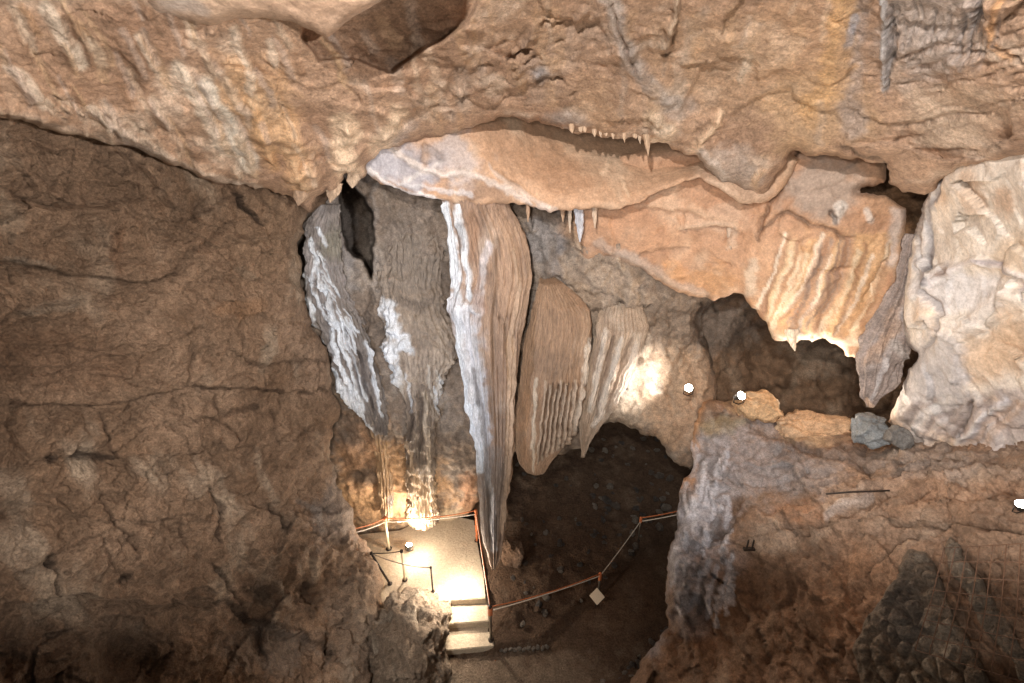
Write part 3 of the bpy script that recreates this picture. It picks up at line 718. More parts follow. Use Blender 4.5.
for (pts, hh) in [([(-40, 203), (30, 203), (75, 205), (118, 202), (160, 190)], -0.10), ([(-40, 262), (40, 270), (130, 282), (175, 274)], 0.10), ([(-40, 330), (40, 325), (80, 312)], 0.08), ([(-20, 404), (63, 405), (134, 401), (190, 389), (292, 392), (337, 387)], 0.12),
                  ([(60, 455), (110, 458), (190, 452), (230, 440)], 0.12), ([(100, 140), (150, 175), (180, 215), (195, 235)], 0.08), ([(190, 150), (240, 192), (262, 224)], 0.08), ([(0, 600), (80, 596), (150, 604), (230, 600)], 0.20), ([(0, 345), (90, 348), (180, 342)], 0.05),
                  ([(180, 285), (235, 278), (300, 286)], 0.06), ([(150, 222), (190, 218), (235, 235)], 0.07), ([(-20, 500), (60, 510), (140, 523), (210, 512)], 0.07), ([(240, 505), (300, 520), (345, 560)], -0.10), ([(225, 600), (270, 625), (330, 650)], 0.15)]:
    lw.append((pts, 26, (-hh * 1.7,), None, 0))
for (x0, y0, rr, hh) in [(215, 165, 26, 0.16), (150, 170, 22, 0.12), (250, 245, 24, 0.12), (60, 150, 30, 0.12), (100, 240, 30, 0.08), (200, 455, 26, 0.10), (70, 430, 28, 0.10), (290, 430, 22, 0.10), (150, 560, 30, 0.10)]:
    lw.append(([(x0 - rr * 0.5, y0 - 3), (x0 + rr * 0.5, y0 + 3)], rr, hh, None, 0))       # rounded bulges
LW = [(-170, 60), (60, 100), (345, 120), (335, 185), (318, 208), (303, 222), (299, 240), (302, 262), (303, 290), (308, 312), (320, 338), (328, 356), (330, 375), (336, 398), (340, 412), (332, 428), (330, 445), (334, 468), (342, 490), (350, 505),
      (353, 522), (366, 540), (376, 560), (382, 590), (386, 620), (398, 650), (396, 690), (392, 820), (-170, 820)]
LWc = [(-170, 60, 3.2), (0, 130, 4.4), (-170, 400, 2.7), (-170, 820, 1.7), (0, 250, 4.3), (0, 400, 3.9), (0, 550, 3.3), (0, 683, 2.8), (150, 180, 5.6), (300, 215, 7.4), (200, 300, 5.8), (305, 300, 7.6), (330, 400, 8.0), (250, 400, 6.4),
       (100, 400, 4.6), (340, 490, 7.9), (375, 560, 7.6), (385, 620, 6.7), (395, 683, 5.9), (250, 550, 5.5), (150, 550, 4.4), (250, 683, 4.3), (120, 683, 3.4), (392, 820, 4.3), (200, 820, 2.9), (320, 620, 6.0), (240, 220, 6.5)]
hol = [([(85, 640), (100, 622), (130, 615), (160, 622), (170, 645), (165, 690), (90, 690)], 0.30, 30), ([(-10, 610), (20, 600), (40, 615), (30, 650), (10, 690), (-10, 690)], 0.25, 26)]
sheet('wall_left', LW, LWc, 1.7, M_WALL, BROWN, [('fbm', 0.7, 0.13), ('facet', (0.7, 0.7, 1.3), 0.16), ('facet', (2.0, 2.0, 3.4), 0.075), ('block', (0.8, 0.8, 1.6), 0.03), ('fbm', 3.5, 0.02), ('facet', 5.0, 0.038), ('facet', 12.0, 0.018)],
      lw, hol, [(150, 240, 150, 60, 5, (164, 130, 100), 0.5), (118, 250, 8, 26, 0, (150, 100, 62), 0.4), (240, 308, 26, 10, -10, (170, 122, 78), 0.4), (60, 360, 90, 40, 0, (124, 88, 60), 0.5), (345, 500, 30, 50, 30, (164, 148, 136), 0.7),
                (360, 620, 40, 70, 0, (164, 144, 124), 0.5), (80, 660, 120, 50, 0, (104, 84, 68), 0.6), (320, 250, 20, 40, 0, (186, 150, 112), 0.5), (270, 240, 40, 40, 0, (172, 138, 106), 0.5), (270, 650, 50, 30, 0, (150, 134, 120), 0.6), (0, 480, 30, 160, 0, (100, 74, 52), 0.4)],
      roll=(16, 0.35), back=0.5, edge=4, seed=15, kind='structure')

# ---- back wall with the arch
bw = [([(372, 290), (370, 320), (362, 350), (366, 400), (372, 440)], 3, -0.15, (80, 66, 56), 0.5), ([(430, 215), (440, 250), (436, 300), (445, 340), (470, 372)], 3, -0.10, (90, 74, 62), 0.4),
      ([(385, 175), (372, 190), (376, 215), (372, 240), (378, 290)], 3, 0.08, (150, 138, 128), 0.5), ([(618, 300), (622, 318), (612, 332)], 3.5, -0.25, (40, 30, 24), 0.8), ([(560, 280), (580, 300), (604, 318)], 2.2, -0.06, None, 0),
      ([(700, 302), (698, 322), (706, 345), (712, 360)], 3, -0.15, (70, 54, 42), 0.6), ([(625, 345), (640, 350), (648, 380), (640, 400)], 3, 0.10, (190, 166, 140), 0.5), ([(658, 320), (690, 318), (705, 310)], 2.5, -0.08, None, 0),
      ([(650, 330), (655, 350), (650, 370), (662, 390)], 3, -0.08, (120, 98, 80), 0.4), ([(600, 215), (598, 232), (612, 240)], 4, 0.10, (186, 150, 118), 0.5), ([(574, 205), (577, 228), (581, 250)], 4, 0.12, (180, 146, 112), 0.5),
      ([(585, 245), (595, 280), (622, 300)], 8, 0.12, (170, 148, 126), 0.4), ([(615, 215), (620, 260), (640, 300)], 7, 0.12, (180, 156, 132), 0.4), ([(535, 220), (548, 250), (560, 285)], 7, 0.08, (150, 142, 138), 0.5),
      ([(630, 360), (632, 372), (628, 392)], 7, 0.08, (216, 200, 182), 0.7), ([(652, 370), (655, 392)], 6, 0.08, (220, 206, 190), 0.7), ([(690, 360), (705, 380), (700, 400)], 3, 0.06, None, 0), ([(640, 410), (625, 435)], 3, -0.05, None, 0)]
rnd = random.Random(4)
for k in range(90):
    x0 = rnd.uniform(370, 560); y0 = rnd.uniform(190, 500)
    bw.append(([(x0, y0), (x0 + rnd.uniform(-3, 6), y0 + rnd.uniform(12, 34))], rnd.uniform(1.4, 3.4), rnd.choice((-1, 1)) * rnd.uniform(0.02, 0.05), (140, 124, 108), 0.2))
for k in range(60):
    x0 = rnd.uniform(590, 700); y0 = rnd.uniform(245, 420)
    a = rnd.uniform(0.5, 2.4); ln = rnd.uniform(8, 22)
    bw.append(([(x0, y0), (x0 + ln * math.cos(a), y0 + ln * math.sin(a))], rnd.uniform(1.5, 3.2), rnd.choice((-1, 1)) * rnd.uniform(0.02, 0.06), (176, 156, 134), 0.25))
BW = [(270, 140), (400, 130), (760, 150), (735, 290), (716, 302), (703, 310), (702, 330), (710, 355), (716, 380), (712, 410), (706, 430), (698, 455), (690, 470), (680, 466), (668, 456), (660, 440), (650, 435), (640, 434), (628, 427), (614, 423), (602, 424), (592, 436),
      (583, 448), (568, 452), (545, 455), (520, 450), (495, 455), (486, 470), (482, 495), (474, 507), (468, 514), (452, 521), (436, 526), (418, 536), (402, 549), (385, 556), (370, 552), (340, 545), (320, 600), (270, 600)]
BWc = [(270, 140, 8.6), (300, 230, 8.5), (420, 200, 8.6), (480, 260, 8.8), (400, 330, 8.7), (345, 430, 9.1), (400, 430, 8.95), (450, 470, 9.1), (340, 520, 9.3), (430, 525, 9.5), (540, 250, 8.7), (590, 220, 8.4), (620, 300, 8.7), (700, 320, 9.2), (720, 400, 8.9),
       (600, 400, 9.0), (690, 440, 8.3), (640, 400, 8.8), (760, 150, 9.0), (560, 440, 9.1), (475, 500, 9.4), (270, 600, 9.6), (660, 280, 8.6)]
holes = [([(340, 174), (352, 182), (366, 198), (373, 212), (375, 236), (374, 262), (371, 282), (362, 262), (346, 250), (339, 215)], 4.0, 2.5), ([(306, 233), (314, 240), (314, 262), (300, 282), (292, 265), (297, 245)], 0.9, 3.5)]
sheet('wall_back', BW, BWc, 1.6, M_ROCK, GREYB, [('fbm', 0.9, 0.10), ('ridge', (2.2, 2.2, 0.9), 0.06), ('facet', (2.5, 2.5, 1.6), 0.06), ('facet', 5, 0.035), ('facet', 12, 0.016), ('fbm', 7.0, 0.014)], bw, holes,
      [(390, 490, 60, 50, 0, (196, 150, 98), 0.85), (360, 450, 30, 40, 0, (168, 124, 84), 0.7), (366, 474, 16, 12, 0, (92, 78, 66), 0.8), (350, 430, 14, 16, 0, (110, 96, 84), 0.6), (440, 520, 50, 12, -10, (206, 184, 150), 0.6), (640, 380, 60, 50, 0, (204, 182, 156), 0.75),  # low orange blobs put the floor lamp's warm light into the colour
       (600, 290, 45, 50, 0, (176, 152, 128), 0.8), (680, 400, 40, 60, 0, (196, 160, 124), 0.7), (670, 320, 30, 30, 0, (158, 136, 114), 0.6), (545, 245, 22, 30, 0, (140, 136, 136), 0.7), (460, 440, 20, 60, 0, (132, 116, 102), 0.6), (410, 260, 30, 60, 0, (136, 122, 110), 0.5),
       (335, 240, 25, 60, 0, (140, 134, 132), 0.6), (585, 225, 30, 18, 0, (178, 138, 102), 0.7), (470, 500, 14, 30, 0, (190, 130, 80), 0.5)],
      roll=(12, 0.30), back=1.2, edge=3, seed=16, kind='structure')

# ---- chamber behind, right of the arch, and the far end, its darkness put into the palette
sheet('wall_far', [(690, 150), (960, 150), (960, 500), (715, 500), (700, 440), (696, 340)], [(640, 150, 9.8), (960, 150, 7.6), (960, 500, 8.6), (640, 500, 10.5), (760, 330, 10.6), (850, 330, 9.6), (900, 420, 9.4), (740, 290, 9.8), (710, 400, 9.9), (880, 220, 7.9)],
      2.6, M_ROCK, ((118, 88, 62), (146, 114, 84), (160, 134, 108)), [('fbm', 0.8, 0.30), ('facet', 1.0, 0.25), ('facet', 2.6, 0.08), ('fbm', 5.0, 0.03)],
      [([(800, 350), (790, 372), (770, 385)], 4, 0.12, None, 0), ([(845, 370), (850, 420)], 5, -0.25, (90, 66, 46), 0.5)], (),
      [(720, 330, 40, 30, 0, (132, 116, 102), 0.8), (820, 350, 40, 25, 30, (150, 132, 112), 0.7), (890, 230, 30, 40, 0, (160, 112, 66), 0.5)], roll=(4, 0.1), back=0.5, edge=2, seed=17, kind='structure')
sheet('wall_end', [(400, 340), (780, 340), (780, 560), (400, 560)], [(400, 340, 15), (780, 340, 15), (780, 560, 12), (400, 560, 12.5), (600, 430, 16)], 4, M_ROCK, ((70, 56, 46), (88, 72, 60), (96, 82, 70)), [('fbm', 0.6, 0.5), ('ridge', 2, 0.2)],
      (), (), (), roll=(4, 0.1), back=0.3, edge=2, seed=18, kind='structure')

# ---- right wall
rw = [([(925, 205), (918, 235), (916, 262), (924, 282), (932, 300), (940, 318), (938, 336), (922, 350)], 3.2, -0.10, (140, 130, 128), 0.6), ([(944, 175), (938, 200), (932, 225), (926, 262), (930, 280)], 3.6, -0.06, (120, 116, 122), 0.8),
      ([(935, 186), (925, 225), (918, 262)], 6, 0.07, (206, 200, 198), 0.7), ([(1024, 280), (1000, 266), (975, 263), (950, 268), (935, 278)], 3, 0.06, (216, 206, 204), 0.6), ([(975, 262), (1000, 264), (1016, 280), (1024, 300)], 1.8, -0.06, (150, 136, 140), 0.6),
      ([(940, 272), (945, 268)], 4, -0.08, (150, 120, 100), 0.6), ([(1010, 280), (985, 315), (960, 330)], 8, 0.07, (226, 214, 204), 0.7), ([(980, 396), (972, 410), (962, 424), (958, 436)], 2.4, -0.12, (90, 78, 76), 0.6),
      ([(1024, 310), (990, 330), (955, 350)], 2, -0.05, None, 0), ([(935, 335), (960, 345), (955, 380)], 10, 0.05, None, 0), ([(1005, 400), (985, 420), (965, 436)], 5, 0.05, (186, 184, 190), 0.6)]
for k in range(9):      # slanting bands low on the right wall
    x0 = 1035 - k * 14
    rw.append(([(x0, 396 + (k % 3) * 4), (x0 - 26, 418), (x0 - 50, 444)], rnd.uniform(2, 4), rnd.choice((-0.04, 0.03)), rnd.choice([(206, 198, 192), (146, 128, 118), (190, 160, 136)]), 0.6))
RW = [(905, 440), (893, 432), (888, 422), (892, 410), (900, 395), (908, 370), (918, 352), (908, 345), (900, 320), (905, 280), (908, 255), (914, 235), (922, 214), (928, 196), (935, 178), (960, 155), (1024, 140), (1190, 120), (1190, 480), (1024, 470), (960, 462), (925, 456)]
sheet('wall_right', RW, [(905, 440, 5.8), (900, 395, 5.9), (905, 300, 6.2), (930, 200, 5.9), (960, 160, 5.2), (1024, 145, 4.5), (1190, 120, 3.3), (1190, 480, 3.1), (1024, 460, 4.5), (1000, 300, 4.75), (940, 300, 5.5), (1100, 300, 3.7), (960, 450, 5.2)],
      1.8, M_SMOOTH, CREAM, [('fbm', 1.0, 0.08), ('facet', 1.2, 0.12), ('facet', 3.0, 0.018), ('fbm', 6, 0.006)], rw, (),
      [(1000, 230, 60, 60, 0, (226, 212, 196), 0.8), (1005, 205, 16, 18, 30, (208, 158, 112), 0.5), (975, 190, 10, 26, 0, (212, 170, 130), 0.5), (1000, 350, 50, 30, -20, (206, 172, 138), 0.8), (935, 400, 40, 50, 0, (172, 164, 162), 0.8), (960, 290, 50, 24, 0, (206, 202, 204), 0.7),
       (1000, 420, 60, 36, 0, (170, 156, 152), 0.85), (940, 365, 30, 40, 0, (176, 170, 170), 0.7), (1015, 260, 20, 30, 0, (214, 184, 150), 0.6)], roll=(12, 0.28), back=0.9, edge=3, seed=19, kind='structure')

# ---- the large outcrop, lower right
rl = [([(838, 440), (860, 470), (890, 480), (940, 474)], 3, -0.06, (110, 92, 80), 0.4), ([(790, 440), (830, 458), (862, 466), (880, 476)], 3, -0.10, (80, 58, 42), 0.5), ([(720, 470), (760, 490), (800, 496), (850, 490)], 3, -0.07, None, 0),
      ([(735, 520), (720, 535), (705, 542)], 2.2, -0.12, (80, 62, 52), 0.6), ([(738, 505), (722, 528), (716, 535)], 9, -0.20, (104, 76, 54), 0.7), ([(755, 500), (735, 515), (722, 536)], 3, 0.06, (180, 160, 150), 0.4),
      ([(784, 512), (790, 525), (800, 535)], 2.5, -0.10, (90, 68, 54), 0.6), ([(820, 518), (850, 515), (875, 500), (900, 495)], 2.2, -0.08, None, 0), ([(830, 517), (845, 508), (870, 500)], 4, 0.08, (196, 180, 170), 0.6),
      ([(890, 524), (910, 527), (950, 528), (1024, 532)], 2.2, -0.10, (90, 68, 50), 0.5), ([(860, 580), (885, 560), (905, 545), (930, 540)], 3.0, -0.10, (84, 60, 42), 0.5), ([(895, 450), (940, 460), (1024, 452)], 4, 0.08, (150, 132, 118), 0.4),
      ([(700, 400), (690, 440), (684, 470), (682, 490)], 7, 0.05, (200, 146, 96), 0.8), ([(850, 495), (930, 478), (1024, 475)], 7, 0.06, (176, 150, 130), 0.4), ([(708, 600), (700, 640), (690, 660)], 4, -0.06, None, 0), ([(680, 610), (672, 630), (690, 640)], 6, -0.10, None, 0)]
rnd = random.Random(14)
for k in range(110):
    x0 = rnd.uniform(700, 1020); y0 = rnd.uniform(430, 540)
    ln = rnd.uniform(10, 50)
    rl.append(([(x0, y0), (x0 + ln * 0.5, y0 + rnd.uniform(-4, 5)), (x0 + ln, y0 + rnd.uniform(-5, 8))], rnd.uniform(1.3, 3), rnd.choice((-1, -1, 1)) * rnd.uniform(0.02, 0.06), (150, 124, 104), 0.2))
for k in range(80):
    x0 = rnd.uniform(676, 735); y0 = rnd.uniform(440, 600)
    rl.append(([(x0, y0), (x0 - rnd.uniform(0, 10), y0 + rnd.uniform(10, 34))], rnd.uniform(1.3, 3), rnd.choice((-1, 1, 1)) * rnd.uniform(0.02, 0.06), rnd.choice([(214, 210, 214), (206, 204, 212), (120, 112, 110)]), 0.65))
for (pts, hh) in [([(700, 470), (760, 490), (850, 490), (930, 478), (1040, 470)], 0.10), ([(660, 560), (720, 545), (790, 530), (880, 520), (960, 528), (1040, 534)], 0.14), ([(740, 430), (800, 452), (870, 470), (950, 462), (1040, 468)], 0.10),
                  ([(700, 500), (740, 512), (800, 508), (870, 498)], 0.08), ([(850, 585), (885, 560), (910, 542), (960, 534)], 0.12), ([(780, 480), (850, 476), (900, 486)], 0.06), ([(890, 510), (960, 500), (1040, 506)], 0.06)]:
    rl.append((pts, 14, (hh,), None, 0))
RL = [(692, 470), (690, 448), (694, 428), (698, 410), (703, 402), (716, 400), (735, 402), (752, 406), (768, 412), (785, 424), (800, 429), (825, 428), (848, 429), (860, 437), (866, 444), (880, 448), (905, 440), (935, 432), (1024, 430), (1190, 420), (1190, 820), (590, 820),
      (618, 700), (630, 683), (640, 668), (648, 652), (660, 640), (670, 628), (668, 605), (666, 585), (668, 560), (674, 540), (678, 520), (681, 500), (680, 490)]
RLc = [(703, 402, 7.6), (785, 424, 7.4), (848, 430, 6.9), (870, 448, 6.3), (935, 440, 5.5), (1024, 440, 4.6), (1190, 430, 3.4), (1190, 820, 1.7), (590, 820, 3.0), (640, 668, 4.7), (670, 625, 5.1), (667, 580, 5.6), (680, 500, 6.5), (690, 450, 7.3), (740, 450, 7.0), (720, 540, 5.6),
       (760, 500, 5.9), (800, 530, 5.1), (850, 490, 5.2), (900, 520, 4.4), (1020, 500, 3.6), (1020, 560, 3.1), (900, 600, 3.5), (800, 600, 4.3), (720, 620, 4.8), (700, 683, 4.1), (850, 683, 3.2), (1020, 683, 2.45), (1100, 600, 2.6), (800, 460, 6.3), (900, 820, 2.3)]
sheet('rock_outcrop', RL, RLc, 1.8, M_ROCK, ((132, 102, 78), (156, 124, 98), (176, 150, 126)), [('fbm', 0.9, 0.11), ('facet', (0.9, 0.9, 2.2), 0.12), ('facet', (2.2, 2.2, 4.5), 0.06), ('fbm', 4, 0.02), ('facet', (5, 5, 11), 0.026), ('facet', 14, 0.010)], rl, (),
      [(700, 520, 34, 90, 8, (176, 172, 178), 0.95), (690, 600, 24, 40, 0, (182, 178, 182), 0.9), (650, 640, 18, 20, 0, (160, 158, 166), 0.7), (745, 462, 62, 40, 10, (160, 152, 152), 0.8), (850, 455, 60, 16, 5, (146, 132, 124), 0.6), (800, 470, 40, 22, 20, (150, 142, 140), 0.6), (800, 512, 30, 12, 0, (180, 128, 88), 0.5),
       (720, 560, 30, 20, -20, (178, 150, 134), 0.6), (930, 465, 60, 20, 0, (140, 126, 116), 0.7), (960, 500, 70, 14, -8, (176, 136, 104), 0.5), (760, 620, 110, 60, 0, (122, 88, 60), 0.6), (860, 600, 40, 60, 0, (150, 104, 66), 0.5), (760, 405, 40, 10, 0, (214, 178, 130), 0.7),
       (820, 434, 40, 6, 0, (214, 186, 150), 0.7), (720, 425, 22, 10, 0, (150, 134, 90), 0.5), (900, 650, 40, 40, 0, (120, 104, 92), 0.7), (688, 455, 8, 40, 0, (200, 146, 98), 0.8)],
      roll=(12, 0.35), back=1.4, edge=3, seed=20, kind=None, label='huge brown rock outcrop with a pale grey left flank at the lower right', cat='rock')

# mortared rubble walls of the old stairway on the outcrop, and the wire grid for a mesh shadow in front
near = [(a, b, y * 0.97) for a, b, y in RLc]
stonepal = ((138, 120, 102), (164, 146, 126), (192, 176, 156))
sheet('rubble_parapet', [(908, 549), (926, 552), (938, 572), (947, 598), (964, 630), (982, 664), (1000, 700), (1010, 760), (880, 760), (862, 690), (852, 650), (866, 618), (884, 594), (898, 566)], near, 1.5, M_WALL, stonepal,
      [('cobble', 5.5, 0.07), ('facet', 9, 0.03), ('fbm', 14, 0.012)], (), (), [(900, 620, 26, 40, -30, (104, 96, 90), 0.6)], roll=(7, 0.12), back=0.35, edge=2.5, seed=41, kind=None, label='grey rubble stone wall low on the outcrop, the broader left one of two', cat='stone wall')
sheet('rubble_parapet', [(950, 536), (958, 542), (963, 556), (976, 573), (992, 596), (1008, 620), (1026, 652), (1060, 700), (1080, 760), (1040, 760), (1024, 690), (1012, 660), (990, 636), (977, 615), (968, 594), (950, 572), (945, 550)], near, 1.5, M_WALL, stonepal,
      [('cobble', 6.0, 0.07), ('facet', 9, 0.03), ('fbm', 14, 0.012)], (), (), (), roll=(6, 0.12), back=0.35, edge=2.5, seed=42, kind=None, label='narrow diagonal band of rubble stones behind the shadow grid at the right', cat='stone wall')

# ---- ground: earth path at z = 0, rubble slope rising behind it
edge_px = [(300, 760), (440, 740), (486, 663), (505, 652), (545, 644), (575, 614), (610, 582), (650, 550), (690, 523), (760, 490), (900, 440)]
edge_w = [tuple(onz(a, b, 0)[:2]) for a, b in edge_px]
right_px = [(560, 760), (600, 684), (640, 655), (672, 632), (700, 600), (760, 560)]
right_w = [tuple(onz(a, b, 0)[:2]) for a, b in right_px]


keep = [tuple(onz(a, b, 0.3)[:2]) for a, b in [(500, 668), (492, 600), (486, 540), (480, 508), (470, 498), (200, 498), (150, 760), (480, 760)]]


def ground(x, y):
    """height of the ground"""
    d, qx, qy, _ = seg_dist(x, y, edge_w)
    poly = edge_w + [(30, 60), (-30, 60), (-30, 2)]
    up = inside(x, y, poly)
    h = np.where(up, 0.10 * sst(0, 0.12, d) + 0.20 * d, 0)
    h = np.minimum(h, 0.30 + 0.16 * d)
    d3, _, _, _ = seg_dist(x, y, keep, True)
    k3 = inside(x, y, keep)
    h = np.where(k3, h * (1 - sst(0.0, 0.35, d3)), h)
    h = np.where(k3 & (d3 > 0.35), 0.0, h)
    d2, _, _, _ = seg_dist(x, y, right_w)
    poly2 = right_w + [(30, 20), (30, 0), (2, 0)]
    r = inside(x, y, poly2)
    h = h + np.where(r, 0.45 * d2, 0)
    return h, up | r, d


gx = np.arange(-7, 9, 0.045); gy = np.arange(3.2, 19, 0.045)
X, Y = np.meshgrid(gx, gy); x = X.ravel(); y = Y.ravel()
h, rough_m, dd = ground(x, y)
P = np.stack([x, y, h], 1)
am = np.where(rough_m, 1.0, 0.12) * np.clip(dd / 0.4, 0.15, 1)
P[:, 2] += am * (0.10 * fbm(P * 1.3, 3) + 0.035 * ridge(P * 5, 3) + 0.02 * fbm(P * 14, 2)) + 0.012 * fbm(P * 3, 2)
px, py = project(P)
col = paint(P, px, py, ((96, 72, 54), (118, 92, 70), (136, 112, 90)), (), [(560, 560, 60, 60, 0, (112, 82, 58), 0.5), (500, 680, 90, 24, 0, (168, 148, 124), 0.8), (620, 600, 60, 40, 0, (120, 88, 62), 0.5), (520, 670, 80, 20, 0, (140, 116, 94), 0.6)], 3)
nx, ny = len(gx), len(gy); i = np.arange(nx * ny).reshape(ny, nx)
Fq = np.stack([i[:-1, :-1].ravel(), i[:-1, 1:].ravel(), i[1:, 1:].ravel(), i[1:, :-1].ravel()], 1)
tag(make_obj('floor', P, Fq, M_SOIL, col), None, None, None, 'structure')


def gz(x, y):
    return float(ground(np.array([x]), np.array([y]))[0][0])


# ================================================================== DRIPSTONE
# main stalactite
mL = [(438, 196), (443, 207), (447, 230), (451, 260), (452, 285), (448, 297), (449, 320), (456, 350), (463, 382), (470, 420), (475, 452), (478, 490), (481, 520), (484, 545), (488, 560), (492, 570)]
mR = [(512, 196), (508, 207), (517, 222), (526, 240), (532, 262), (534, 280), (531, 300), (526, 325), (521, 350), (517, 380), (514, 410), (513, 440), (511, 470), (507, 505), (503, 540), (499, 560), (495, 570)]
ms = [([(446, 205), (453, 245), (456, 280), (458, 300), (462, 350), (468, 390), (476, 430), (480, 470)], 4, 0.045, CALC, 0.95), ([(456, 205), (463, 240), (466, 270), (470, 300)], 3, 0.06, CALC, 0.9), ([(460, 225), (461, 250)], 3, -0.05, (110, 104, 104), 0.5),
      ([(488, 245), (482, 270), (478, 300), (476, 330)], 4.5, 0.06, (206, 196, 196), 0.8), ([(452, 300), (470, 330), (478, 380), (484, 440)], 7, 0.03, (206, 208, 216), 0.75), ([(465, 350), (474, 400), (484, 450), (492, 500), (494, 550)], 3, 0.05, (214, 212, 214), 0.7),
      ([(450, 298), (458, 305), (480, 312)], 5, 0.05, (222, 222, 228), 0.8), ([(497, 240), (496, 290), (494, 340), (492, 420)], 3, -0.04, (140, 114, 92), 0.5), ([(470, 215), (474, 250), (476, 290)], 5, -0.09, (160, 120, 88), 0.6), ([(500, 318), (508, 330), (510, 380)], 2.5, -0.05, (140, 110, 84), 0.5),
      ([(514, 250), (520, 290), (512, 340)], 2.5, 0.04, (200, 166, 134), 0.6), ([(512, 340), (510, 400), (509, 460), (503, 530)], 3, 0.04, (206, 170, 134), 0.6), ([(475, 370), (483, 420), (488, 490), (490, 540)], 3, -0.045, (110, 96, 86), 0.6),
      ([(478, 300), (482, 310)], 6, 0.0, (156, 122, 100), 0.6), ([(505, 420), (502, 480), (498, 540)], 2, -0.03, (120, 100, 84), 0.5), ([(448, 320), (455, 350), (462, 390)], 3, 0.03, (190, 190, 198), 0.7)]
drape('stalactite', mL, mR, [(190, 7.35), (300, 7.5), (570, 7.6)], (0.75, 0.42), M_CALC, ((152, 120, 96), (172, 140, 114), (190, 166, 146)), [(34, 0.022, 1.0, 0.3), (13, 0.03, 1.0, 1.0), (70, 0.007, 1, 0)],
      [('fbm', (2, 2, 0.8), 0.04), ('fbm', (8, 8, 2.0), 0.014)], ms, [(510, 270, 24, 60, 0, (186, 148, 116), 0.7), (464, 380, 22, 120, -8, (176, 172, 176), 0.5), (490, 500, 20, 70, 0, (156, 144, 136), 0.6), (478, 312, 10, 8, 0, (156, 120, 94), 0.7)],
      nseg=300, step=1.5, seed=21, label='very long pale stalactite hanging down the middle, its tip just above the lit landing', cat='stalactite')

# broad fluted curtain right of it
cL = [(540, 278), (536, 300), (531, 325), (527, 350), (523, 375), (519, 400), (515, 425), (515, 445), (517, 460), (521, 470), (527, 475)]
cR = [(556, 278), (566, 286), (580, 300), (592, 315), (596, 330), (594, 350), (590, 375), (589, 398), (585, 420), (579, 440), (568, 453), (556, 464), (545, 475)]
cs_ = [([(536, 380), (534, 420), (533, 470)], 1.8, 0.05, (226, 206, 180), 0.8), ([(590, 340), (584, 380), (575, 430)], 2.5, 0.05, (226, 210, 190), 0.7)]
for k in range(8):
    xx = 543 + k * 5.0
    cs_.append(([(xx + 3, 382 + (k % 3) * 5), (xx - 1, 420), (xx - 5, 462 - k * 3)], 1.5, 0.075, (212, 188, 162), 0.6))
    cs_.append(([(xx + 5.5, 385), (xx + 1.5, 420), (xx - 2.5, 460 - k * 3)], 1.3, -0.11, (116, 88, 66), 0.6))
drape('flowstone_curtain', cL, cR, [(272, 8.9), (285, 8.4), (310, 8.15), (475, 8.05)], (0.6, 0.38), M_CALC, ((160, 124, 92), (178, 142, 110), (196, 164, 134)), [(40, 0.010, 1.0, 0.3), (90, 0.006, 1, 0)], [('fbm', (2, 2, 1.0), 0.04), ('fbm', (8, 8, 3.0), 0.014)], cs_,
      [(528, 430, 9, 40, 0, (196, 150, 110), 0.6), (560, 330, 40, 40, 0, (166, 130, 98), 0.6), (555, 365, 22, 14, 0, (140, 112, 88), 0.5)], nseg=340, step=1.5, seed=22, label='broad brown flowstone curtain with a fluted blunt lower edge, right of the long stalactite', cat='flowstone')
# folded curtain next to it
dL = [(622, 288), (608, 300), (600, 318), (598, 340), (592, 362), (588, 385), (584, 405), (582, 425), (580, 440), (581, 452)]
dR = [(628, 288), (641, 300), (650, 330), (644, 355), (634, 375), (624, 395), (615, 412), (605, 424), (596, 436), (590, 446), (585, 458)]
ds = [([(606, 330), (598, 370), (590, 410)], 3, 0.06, (228, 212, 194), 0.8), ([(622, 340), (612, 375), (600, 410), (594, 425)], 3.5, 0.07, (228, 214, 198), 0.8), ([(614, 335), (605, 375), (596, 415)], 2, -0.07, (130, 102, 80), 0.6), ([(636, 345), (628, 375), (615, 400)], 3, 0.05, (222, 206, 188), 0.6),
      ([(632, 340), (620, 375), (606, 410)], 1.8, -0.06, (130, 102, 80), 0.5)]
drape('flowstone_curtain', dL, dR, [(285, 9.1), (310, 8.6), (335, 8.3), (460, 8.35)], (0.45, 0.35), M_CALC, ((176, 148, 122), (196, 170, 144), (210, 190, 168)), [(36, 0.02, 1.0, 0.3), (80, 0.006, 1, 0)], [('fbm', (2, 2, 1.0), 0.05), ('fbm', (8, 8, 3.0), 0.014)], ds, (),
      nseg=280, step=1.5, seed=23, label='narrow pale folded flowstone curtain ending in one point above the dark arch', cat='flowstone')

